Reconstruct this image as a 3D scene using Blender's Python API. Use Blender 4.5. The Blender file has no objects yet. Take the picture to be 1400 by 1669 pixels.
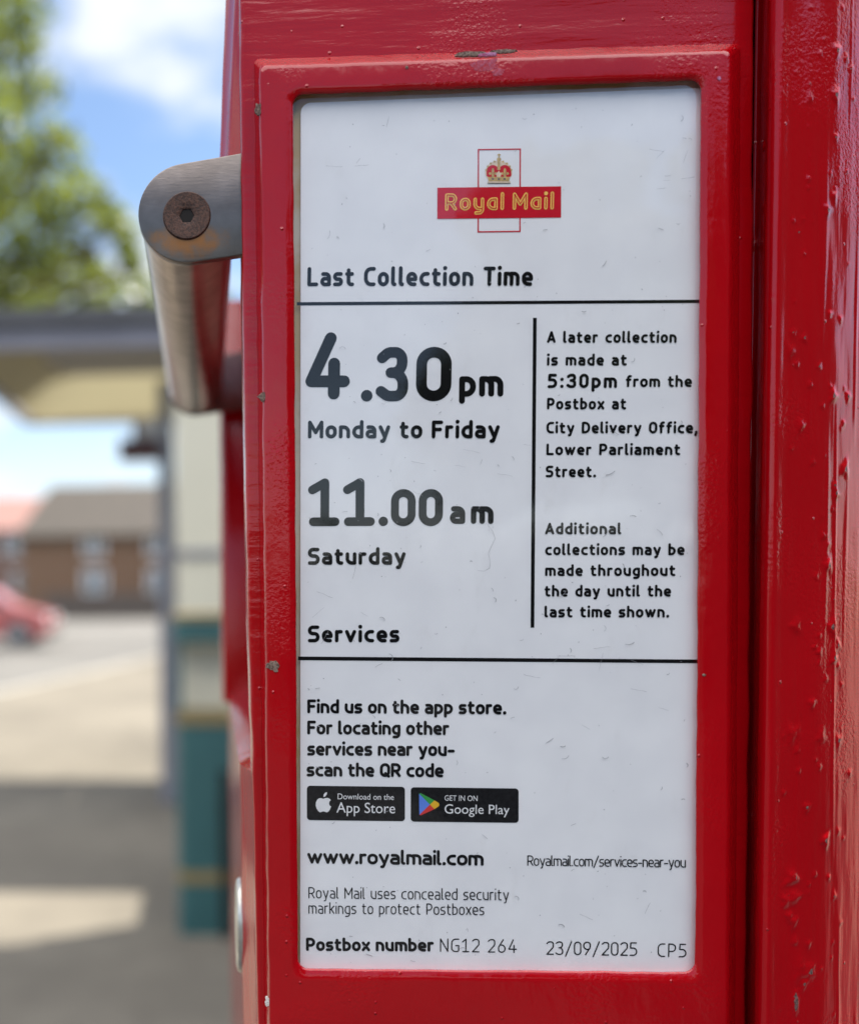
import bpy, bmesh, math, random
import numpy as np
from mathutils import Vector, Matrix, noise as mnoise

# ------------------------------------------------------------------ camera
S = bpy.context.scene
C = S.collection
F = 1600.0                                   # focal length in photo pixels
YAW, PIT, ROL = -0.05365494, -0.03045271, -0.01045511
PPX, PPY = 254.544, 1004.636                 # principal point (shifted lens)
CZ = 1.30                                    # camera height
D = 0.30410648                               # distance to the notice plane
_f = Vector((math.sin(YAW)*math.cos(PIT), math.cos(YAW)*math.cos(PIT), math.sin(PIT)))
_r = _f.cross(Vector((0, 0, 1))).normalized()
_u = _r.cross(_f)
CR = math.cos(ROL)*_r + math.sin(ROL)*_u
CU = -math.sin(ROL)*_r + math.cos(ROL)*_u
cam_data = bpy.data.cameras.new('camera')
cam = bpy.data.objects.new('camera', cam_data)
C.objects.link(cam)
M = Matrix((CR, CU, -_f)).transposed().to_4x4()
M.translation = Vector((0, 0, CZ))
cam.matrix_world = M
cam_data.sensor_fit = 'VERTICAL'
cam_data.sensor_height = 24.0
cam_data.lens = 24.0*F/1669.0
cam_data.shift_x = (700-PPX)/1669.0
cam_data.shift_y = (PPY-834.5)/1669.0
cam_data.clip_start = 0.01
cam_data.clip_end = 3000
cam_data.dof.use_dof = True
cam_data.dof.focus_distance = D*0.9995 + 0.0006
cam_data.dof.aperture_fstop = 3.1
S.camera = cam

# ------------------------------------------------------------------ world, sun, exposure
SUN_DIR = Vector((1.65, 0.85, 2.7)).normalized()
EL = math.asin(SUN_DIR.z)
AZ = math.atan2(SUN_DIR.x, SUN_DIR.y)
W = bpy.data.worlds.new('World')
S.world = W
W.use_nodes = True
nt = W.node_tree
nt.nodes.clear()
def wn(t, **k):
    n = nt.nodes.new(t)
    for a, b in k.items(): setattr(n, a, b)
    return n
sky = wn('ShaderNodeTexSky', sky_type='NISHITA', sun_disc=False)
sky.sun_elevation = EL
sky.sun_rotation = AZ
sky.air_density = 1.0; sky.dust_density = 0.3; sky.ozone_density = 1.5
tc = wn('ShaderNodeTexCoord')
sx = wn('ShaderNodeSeparateXYZ'); nt.links.new(tc.outputs['Generated'], sx.inputs[0])
addz = wn('ShaderNodeMath', operation='ADD'); nt.links.new(sx.outputs['Z'], addz.inputs[0]); addz.inputs[1].default_value = 0.22
mxz = wn('ShaderNodeMath', operation='MAXIMUM'); nt.links.new(addz.outputs[0], mxz.inputs[0]); mxz.inputs[1].default_value = 0.05
dv = wn('ShaderNodeVectorMath', operation='DIVIDE')
cmb = wn('ShaderNodeCombineXYZ')
for i in range(3): nt.links.new(mxz.outputs[0], cmb.inputs[i])
nt.links.new(tc.outputs['Generated'], dv.inputs[0]); nt.links.new(cmb.outputs[0], dv.inputs[1])
mp = wn('ShaderNodeMapping'); mp.inputs['Location'].default_value = (1.35, 0.5, 0.0)
nt.links.new(dv.outputs[0], mp.inputs[0])
cn = wn('ShaderNodeTexNoise'); cn.inputs['Scale'].default_value = 2.6; cn.inputs['Detail'].default_value = 6; cn.inputs['Roughness'].default_value = 0.55
nt.links.new(mp.outputs[0], cn.inputs['Vector'])
cr = wn('ShaderNodeMapRange', interpolation_type='SMOOTHSTEP')
cr.inputs['From Min'].default_value = 0.44; cr.inputs['From Max'].default_value = 0.60
nt.links.new(cn.outputs[0], cr.inputs['Value'])
hz = wn('ShaderNodeMapRange', interpolation_type='SMOOTHSTEP')     # whitening towards the horizon
hz.inputs['From Min'].default_value = 0.23; hz.inputs['From Max'].default_value = 0.02
hz.inputs['To Min'].default_value = 0.0; hz.inputs['To Max'].default_value = 0.75
nt.links.new(sx.outputs['Z'], hz.inputs['Value'])
fy = wn('ShaderNodeMapRange', interpolation_type='SMOOTHSTEP'); nt.links.new(sx.outputs['Y'], fy.inputs['Value'])
fy.inputs['From Min'].default_value = -0.45; fy.inputs['From Max'].default_value = 0.2; fy.inputs['To Min'].default_value = 0.15
cf = wn('ShaderNodeMath', operation='MULTIPLY'); nt.links.new(cr.outputs[0], cf.inputs[0]); nt.links.new(fy.outputs[0], cf.inputs[1])
mx = wn('ShaderNodeMath', operation='MAXIMUM'); nt.links.new(cf.outputs[0], mx.inputs[0]); nt.links.new(hz.outputs[0], mx.inputs[1])
mix = wn('ShaderNodeMix', data_type='RGBA')
nt.links.new(mx.outputs[0], mix.inputs[0]); nt.links.new(sky.outputs[0], mix.inputs[6])
mix.inputs[7].default_value = (4.7, 4.95, 5.15, 1)
# added cloud bank, unseen behind the viewpoint, to brighten the shaded front
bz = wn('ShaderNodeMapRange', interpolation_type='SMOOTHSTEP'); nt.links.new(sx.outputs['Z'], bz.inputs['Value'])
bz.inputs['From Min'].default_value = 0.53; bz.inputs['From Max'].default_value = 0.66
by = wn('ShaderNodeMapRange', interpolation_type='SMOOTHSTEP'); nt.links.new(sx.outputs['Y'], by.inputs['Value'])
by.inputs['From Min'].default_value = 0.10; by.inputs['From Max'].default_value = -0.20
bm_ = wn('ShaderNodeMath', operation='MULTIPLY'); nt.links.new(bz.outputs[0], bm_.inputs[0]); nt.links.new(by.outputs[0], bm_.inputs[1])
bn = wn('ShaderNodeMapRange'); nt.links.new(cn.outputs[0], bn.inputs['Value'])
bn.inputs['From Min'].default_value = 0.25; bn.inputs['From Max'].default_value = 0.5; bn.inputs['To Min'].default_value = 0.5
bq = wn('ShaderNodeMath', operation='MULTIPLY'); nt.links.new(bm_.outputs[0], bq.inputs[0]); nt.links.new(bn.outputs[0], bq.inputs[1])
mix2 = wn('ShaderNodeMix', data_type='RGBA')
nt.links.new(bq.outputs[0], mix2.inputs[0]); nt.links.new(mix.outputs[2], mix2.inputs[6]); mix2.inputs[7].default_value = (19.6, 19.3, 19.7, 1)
bg = wn('ShaderNodeBackground'); bg.inputs['Strength'].default_value = 0.07
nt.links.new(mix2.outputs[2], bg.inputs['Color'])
wo = wn('ShaderNodeOutputWorld'); nt.links.new(bg.outputs[0], wo.inputs[0])

sl = bpy.data.lights.new('sun', 'SUN'); sl.energy = 3.8; sl.angle = math.radians(0.5); sl.color = (1.0, 0.94, 0.84)
sun = bpy.data.objects.new('sun', sl); C.objects.link(sun)
sun.rotation_euler = (-SUN_DIR).to_track_quat('-Z', 'Y').to_euler()
S.view_settings.view_transform = 'Standard'
S.view_settings.look = 'None'
S.view_settings.gamma = 1.0
S.view_settings.exposure = 1.62

# ------------------------------------------------------------------ helpers
def at(px, py, Y):
    """World point on the plane at depth Y that lies on the ray of a photo pixel."""
    d = CR*((px-PPX)/F) + CU*(-(py-PPY)/F) + _f
    return Vector((0, 0, CZ)) + d*(Y/d.y)
def gnd(px, py):
    d = CR*((px-PPX)/F) + CU*(-(py-PPY)/F) + _f
    return Vector((0, 0, CZ)) + d*(-CZ/d.z)
def link(o, parent=None):
    C.objects.link(o)
    if parent is not None: o.parent = parent
    return o
def obj(name, verts, faces, m, parent=None, smooth=False):
    me = bpy.data.meshes.new(name)
    me.from_pydata([tuple(v) for v in verts], [], [tuple(f) for f in faces])
    me.validate(); me.update()
    if m: me.materials.append(m)
    if smooth: me.polygons.foreach_set('use_smooth', [True]*len(me.polygons))
    o = bpy.data.objects.new(name, me)
    if parent is not None and parent.type == 'EMPTY':
        me.transform(Matrix.Translation(-parent.location))
    elif parent is not None and parent.parent is not None:
        me.transform(Matrix.Translation(-parent.parent.location))
    elif parent is not None:
        me.transform(Matrix.Translation(-parent.location))
    return link(o, parent)
def thing(name, label, cat, loc=(0, 0, 0), group=None):
    o = bpy.data.objects.new(name, None); o.location = loc
    o.empty_display_size = 0.05
    link(o); return tag(o, label, cat, group)
def tag(o, label, cat, group=None):
    o['label'] = label; o['category'] = cat
    if group: o['group'] = group
    return o
def struct(o, kind='structure'):
    o['kind'] = kind; return o
class MB:
    def __init__(s): s.v = []; s.f = []
    def add(s, v, f):
        n = len(s.v); s.v += [Vector(p) for p in v]; s.f += [tuple(i+n for i in q) for q in f]; return s
    def box(s, a, b):
        x0, y0, z0 = a; x1, y1, z1 = b
        return s.add([(x0,y0,z0),(x1,y0,z0),(x1,y1,z0),(x0,y1,z0),(x0,y0,z1),(x1,y0,z1),(x1,y1,z1),(x0,y1,z1)],
                     [(3,2,1,0),(4,5,6,7),(0,1,5,4),(1,2,6,5),(2,3,7,6),(3,0,4,7)])
    def prism(s, pts, off):
        """polygon pts (3D) extruded by vector off"""
        n = len(pts); off = Vector(off)
        v = [Vector(p) for p in pts] + [Vector(p)+off for p in pts]
        f = [tuple(range(n)), tuple(range(2*n-1, n-1, -1))] + [(i+n, (i+1) % n+n, (i+1) % n, i) for i in range(n)]
        return s.add(v, f)
    def tube(s, a, b, r0, r1=None, n=16, caps=True):
        a = Vector(a); b = Vector(b); r1 = r0 if r1 is None else r1
        d = (b-a).normalized(); u = d.orthogonal().normalized(); w = d.cross(u)
        v = []
        for c, r in ((a, r0), (b, r1)):
            for i in range(n):
                t = 2*math.pi*i/n; v.append(c+(u*math.cos(t)+w*math.sin(t))*r)
        f = [(i, (i+1) % n, (i+1) % n+n, i+n) for i in range(n)]
        if caps: f += [tuple(range(n-1, -1, -1)), tuple(range(n, 2*n))]
        return s.add(v, f)
    def loft(s, rings, closed=True, cap0=False, cap1=False):
        n = len(rings[0]); v = [p for r in rings for p in r]; f = []
        for k in range(len(rings)-1):
            for i in range(n if closed else n-1):
                j = (i+1) % n
                f.append((k*n+i, k*n+j, (k+1)*n+j, (k+1)*n+i))
        if cap0: f.append(tuple(range(n-1, -1, -1)))
        if cap1: f.append(tuple(range((len(rings)-1)*n, len(rings)*n)))
        return s.add(v, f)
    def build(s, name, m, parent=None, smooth=False, bevel=0, seg=2, recalc=True):
        o = obj(name, s.v, s.f, m, parent, smooth)
        if recalc or bevel:
            bm = bmesh.new(); bm.from_mesh(o.data)
            bmesh.ops.recalc_face_normals(bm, faces=bm.faces)
            if bevel:
                es = [e for e in bm.edges if len(e.link_faces) == 2 and e.calc_face_angle(0) > 0.5]
                bmesh.ops.bevel(bm, geom=es, offset=bevel, segments=seg, affect='EDGES', profile=0.6)
            bm.to_mesh(o.data); bm.free()
            if smooth: o.data.polygons.foreach_set('use_smooth', [True]*len(o.data.polygons))
        return o
def rrect(x0, x1, y0, y1, r, z, n=6):
    out = []
    for cx, cy, a in ((x1-r, y1-r, 0), (x0+r, y1-r, 90), (x0+r, y0+r, 180), (x1-r, y0+r, 270)):
        for i in range(n+1):
            t = math.radians(a+90*i/n); out.append(Vector((cx+r*math.cos(t), cy+r*math.sin(t), z)))
    return out
def autosmooth(o, ang=40):
    o.data.polygons.foreach_set('use_smooth', [True]*len(o.data.polygons))
    bm = bmesh.new(); bm.from_mesh(o.data)
    for e in bm.edges:
        if len(e.link_faces) == 2 and e.calc_face_angle(0) > math.radians(ang): e.smooth = False
    bm.to_mesh(o.data); bm.free()
    return o

# ------------------------------------------------------------------ materials
class NT:
    def __init__(s, name):
        s.m = bpy.data.materials.new(name); s.m.use_nodes = True
        s.t = s.m.node_tree; s.t.nodes.clear()
        s.out = s.t.nodes.new('ShaderNodeOutputMaterial')
    def n(s, t, ins=None, **k):
        x = s.t.nodes.new(t)
        for a, b in k.items(): setattr(x, a, b)
        for a, b in (ins or {}).items():
            if isinstance(b, bpy.types.NodeSocket): s.t.links.new(b, x.inputs[a])
            else: x.inputs[a].default_value = b
        return x
    def obj(s, scale=(1, 1, 1), loc=(0, 0, 0)):
        c = s.n('ShaderNodeTexCoord')
        return s.n('ShaderNodeMapping', {0: c.outputs['Object'], 'Scale': scale, 'Location': loc}).outputs[0]
    def noise(s, vec, scale, detail=3, rough=0.5):
        return s.n('ShaderNodeTexNoise', {'Vector': vec, 'Scale': scale, 'Detail': detail, 'Roughness': rough}).outputs[0]
    def ramp(s, v, a, b, lo=0.0, hi=1.0):
        return s.n('ShaderNodeMapRange', {'Value': v, 'From Min': a, 'From Max': b, 'To Min': lo, 'To Max': hi}, interpolation_type='SMOOTHSTEP').outputs[0]
    def mixc(s, f, a, b):
        x = s.n('ShaderNodeMix', data_type='RGBA')
        for i, v in ((0, f), (6, a), (7, b)):
            if isinstance(v, bpy.types.NodeSocket): s.t.links.new(v, x.inputs[i])
            else: x.inputs[i].default_value = v if i == 0 or len(v) == 4 else (*v, 1)
        return x.outputs[2]
    def math(s, op, a, b=None):
        d = {0: a}
        if b is not None: d[1] = b
        return s.n('ShaderNodeMath', d, operation=op).outputs[0]
    def bump(s, h, strength=1.0, dist=0.001, normal=None):
        d = {'Height': h, 'Strength': strength, 'Distance': dist}
        if normal is not None: d['Normal'] = normal
        return s.n('ShaderNodeBump', d).outputs[0]
    def pbr(s, col, rough=0.5, metal=0.0, normal=None, spec=0.5, coat=0.0, coat_rough=0.05, ior=1.5, **extra):
        d = {'Base Color': col if isinstance(col, bpy.types.NodeSocket) else (*col[:3], 1), 'Roughness': rough, 'Metallic': metal,
             'Specular IOR Level': spec, 'Coat Weight': coat, 'Coat Roughness': coat_rough, 'IOR': ior}
        if normal is not None: d['Normal'] = normal
        d.update(extra)
        p = s.n('ShaderNodeBsdfPrincipled', d)
        s.t.links.new(p.outputs[0], s.out.inputs[0])
        return s.m

def mat_simple(name, col, rough=0.5, metal=0.0, var=0.12, scale=8.0, bump=0.0, bd=0.002, spec=0.5):
    k = NT(name); v = k.obj()
    n = k.noise(v, scale, 5, 0.6)
    c = k.mixc(k.ramp(n, 0.3, 0.7), tuple(x*(1-var) for x in col[:3]), tuple(min(1, x*(1+var)) for x in col[:3]))
    nm = k.bump(n, bump, bd) if bump else None
    return k.pbr(c, rough, metal, nm, spec)

RED = (0.385, 0.0012, 0.0050)
def mat_paint(name, streak=(1, 1, 1), lumps=1.0, chipattr=False, rough=0.13):
    k = NT(name)
    v = k.obj(); vs = k.obj(streak)
    broad = k.noise(vs, 90, 3, 0.5)              # slow waves in the brushed gloss
    peel = k.noise(v, 900, 2, 0.5)
    fine = k.noise(vs, 500, 3, 0.6)
    pm = k.ramp(k.noise(v, 28, 2), 0.45, 0.65)   # where old coats have roughened
    n1 = k.bump(broad, 0.55*lumps, 0.0007)
    n2 = k.bump(fine, 0.30*lumps, 0.00018, n1)
    h3 = k.math('MULTIPLY', peel, pm)
    n3 = k.bump(h3, 0.7*lumps, 0.00022, n2)
    spk = k.n('ShaderNodeTexVoronoi', {'Vector': v, 'Scale': 260.0})
    spd = k.ramp(spk.outputs['Distance'], 0.16, 0.02)
    rare = k.ramp(k.n('ShaderNodeSeparateColor', {0: spk.outputs['Color']}).outputs[0], 0.86, 0.90)
    n4 = k.bump(k.math('MULTIPLY', spd, rare), 0.8, 0.00035, n3)   # grit under the paint
    col = k.mixc(k.ramp(k.noise(v, 14, 4), 0.3, 0.7), tuple(x*0.92 for x in RED), tuple(x*1.06 for x in RED))
    r = rough
    if chipattr:
        a = k.n('ShaderNodeAttribute', attribute_name='chip').outputs['Fac']
        rust = k.mixc(k.ramp(k.noise(v, 1500, 4), 0.35, 0.65), (0.045, 0.022, 0.018), (0.20, 0.11, 0.10))
        ca = k.ramp(a, 0.35, 0.6)
        col = k.mixc(ca, col, rust)
        r = k.math('MAXIMUM', k.math('MULTIPLY', ca, 0.7), rough)
    return k.pbr(col, r, 0, n4, 0.5, ior=1.52)

M_front = mat_paint('gloss_red_brushed', (0.22, 1, 1.6))
M_frame = mat_paint('gloss_red_frame', (1, 1, 0.5), 1.15)
M_side = mat_paint('gloss_red_side', (1, 1, 0.2), 0.7)
M_col = mat_paint('gloss_red_old', (1, 1, 0.12), 1.0, True)
def mat_chip(name, a, b):
    k = NT(name); v = k.obj(); n = k.noise(v, 1400, 4, 0.65)
    return k.pbr(k.mixc(k.ramp(n, 0.35, 0.65), a, b), 0.75, 0, k.bump(n, 0.8, 0.0003))
M_chip = mat_chip('chipped_paint', (0.07, 0.03, 0.02), (0.24, 0.17, 0.13))
M_scuff = mat_chip('scuffed_paint', (0.30, 0.03, 0.10), (0.45, 0.20, 0.36))
M_haze = mat_chip('rubbed_paint', (0.38, 0.008, 0.02), (0.40, 0.075, 0.13))
M_white = mat_chip('bare_undercoat', (0.55, 0.50, 0.42), (0.75, 0.71, 0.66))
def mat_card():
    k = NT('printed_card'); v = k.obj()
    n = k.noise(v, 60, 4)
    c = k.mixc(k.ramp(n, 0.3, 0.7), (0.785, 0.785, 0.795), (0.83, 0.83, 0.835))
    g2 = k.math('MULTIPLY', k.ramp(k.noise(k.obj((1, 1, .45)), 95, 6, .7), .56, .80), .22)
    c = k.mixc(g2, c, (0.55, 0.53, 0.50))
    return k.pbr(c, 0.45, 0, k.bump(k.noise(v, 22, 2), 0.25, 0.002))
M_card = mat_card()
def mat_backing():
    k = NT('aged_backing'); v = k.obj()
    n = k.noise(v, 45, 4)
    return k.pbr(k.mixc(k.ramp(n, 0.42, 0.62), (0.62, 0.58, 0.45), (0.50, 0.38, 0.16)), 0.5)
M_back = mat_backing()
M_ink = mat_simple('black_ink', (0.006, 0.006, 0.007), 0.8, var=0.1, scale=300, spec=0.06)
M_redink = mat_simple('red_ink', (0.56, 0.006, 0.022), 0.4, var=0.04, scale=300, spec=0.1)
M_yellow = mat_simple('yellow_ink', (0.90, 0.56, 0.13), 0.4, var=0.05, scale=300, spec=0.1)
M_gold = mat_simple('gold_ink', (0.52, 0.36, 0.13), 0.4, var=0.25, scale=900)
M_pale = mat_simple('cream_ink', (0.72, 0.58, 0.42), 0.4, var=0.1, scale=900)
M_greyline = mat_simple('grey_ink', (0.12, 0.10, 0.10), 0.5, scale=300)
M_whiteink = mat_simple('white_ink', (0.78, 0.78, 0.78), 0.4, var=0.03, scale=300)
M_badge = mat_simple('badge_black', (0.008, 0.008, 0.009), 0.7, var=0.5, scale=700, spec=0.08)
M_pg = mat_simple('icon_green', (0.035, 0.30, 0.06), 0.4, var=0.05)
M_pb = mat_simple('icon_blue', (0.10, 0.22, 0.70), 0.4, var=0.05)
M_pr = mat_simple('icon_red', (0.62, 0.035, 0.03), 0.4, var=0.05)
M_py = mat_simple('icon_yellow', (0.75, 0.42, 0.02), 0.4, var=0.05)
M_mark = mat_simple('scratch_grey', (0.34, 0.34, 0.36), 0.6, var=0.4, scale=400)
def mat_pane():
    k = NT('clear_cover')
    v = k.obj()
    nm = k.bump(k.noise(v, 16, 2, 0.4), 0.35, 0.004)
    fr = k.n('ShaderNodeFresnel', {'IOR': 1.55, 'Normal': nm}).outputs[0]
    fr = k.math('MULTIPLY', fr, 1.15)
    tr = k.n('ShaderNodeBsdfTransparent', {'Color': (0.97, 0.97, 0.97, 1)})
    gl = k.n('ShaderNodeBsdfGlossy', {'Color': (1, 1, 1, 1), 'Roughness': 0.035, 'Normal': nm})
    mxs = k.n('ShaderNodeMixShader', {0: fr, 1: tr.outputs[0], 2: gl.outputs[0]})
    k.t.links.new(mxs.outputs[0], k.out.inputs[0])
    return k.m
M_pane = mat_pane()
def mat_steel(name='brushed_steel', stain=None, streak=(1, 0.04, 1), g=1.0):
    k = NT(name); v = k.obj(); vs = k.obj(streak)
    n = k.noise(vs, 1400, 3, 0.6)
    c = k.mixc(k.ramp(k.noise(v, 120, 3), 0.3, 0.7), tuple(q*g for q in (0.20, 0.172, 0.155)), tuple(q*g for q in (0.26, 0.225, 0.205)))
    rough = 0.30
    met = 1.0
    if stain is not None:
        gc = k.n('ShaderNodeTexCoord').outputs['Object']
        dd = k.n('ShaderNodeVectorMath', {0: gc, 1: tuple(stain)}, operation='SUBTRACT').outputs[0]
        dd = k.n('ShaderNodeMapping', {0: dd, 'Scale': (0.8, 0, 1.6)}).outputs[0]
        ln = k.n('ShaderNodeVectorMath', {0: dd}, operation='LENGTH').outputs['Value']
        nn = k.math('MULTIPLY', k.noise(v, 240, 4, 0.6), 0.014)
        msk = k.ramp(k.math('ADD', ln, nn), 0.0185, 0.0085)
        c = k.mixc(k.math('MULTIPLY', msk, 0.9), c, (0.34, 0.13, 0.022))
        met = k.math('SUBTRACT', 1.0, k.math('MULTIPLY', msk, 0.75))
    return k.pbr(c, rough, met, k.bump(n, 0.25, 0.0001))
M_steel = mat_steel()
M_rust = mat_chip('rusty_screw', (0.035, 0.017, 0.012), (0.105, 0.048, 0.030))
M_dark = mat_simple('dark_hole', (0.008, 0.006, 0.005), 0.9)

# ------------------------------------------------------------------ stroke lettering (monoline, round ends)
def fil(pts, closed=False, seg=7):
    """pts: (x, y[, r]) -> list of smooth runs; a corner with no radius splits the run."""
    n = len(pts); P = [Vector((p[0], p[1])) for p in pts]; Rr = [p[2] if len(p) > 2 else 0 for p in pts]
    runs = []; cur = []
    rng = range(n)
    for i in rng:
        if Rr[i] > 0 and (closed or 0 < i < n-1):
            a = P[(i-1) % n]; b = P[i]; c = P[(i+1) % n]
            u = (a-b); w = (c-b); lu = u.length; lw = w.length; u = u/lu; w = w/lw
            ang = max(-1, min(1, u.dot(w))); half = math.acos(ang)/2
            ra = Rr[(i-1) % n]; rc = Rr[(i+1) % n]
            lim = min(lu/2 if ra > 0 else lu, lw/2 if rc > 0 else lw)*0.999
            t = min(Rr[i]/math.tan(half), lim); r = t*math.tan(half)
            ctr = b+(u+w).normalized()*(r/math.sin(half))
            p0 = b+u*t; p1 = b+w*t
            a0 = math.atan2(p0.y-ctr.y, p0.x-ctr.x); a1 = math.atan2(p1.y-ctr.y, p1.x-ctr.x)
            da = (a1-a0+math.pi) % (2*math.pi)-math.pi
            for k in range(seg+1):
                q = a0+da*k/seg; cur.append(Vector((ctr.x+r*math.cos(q), ctr.y+r*math.sin(q))))
        else:
            cur.append(P[i])
            if 0 < i < n-1 and not closed:
                runs.append((cur, False)); cur = [P[i]]
    runs.append((cur, closed))
    return runs
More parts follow.
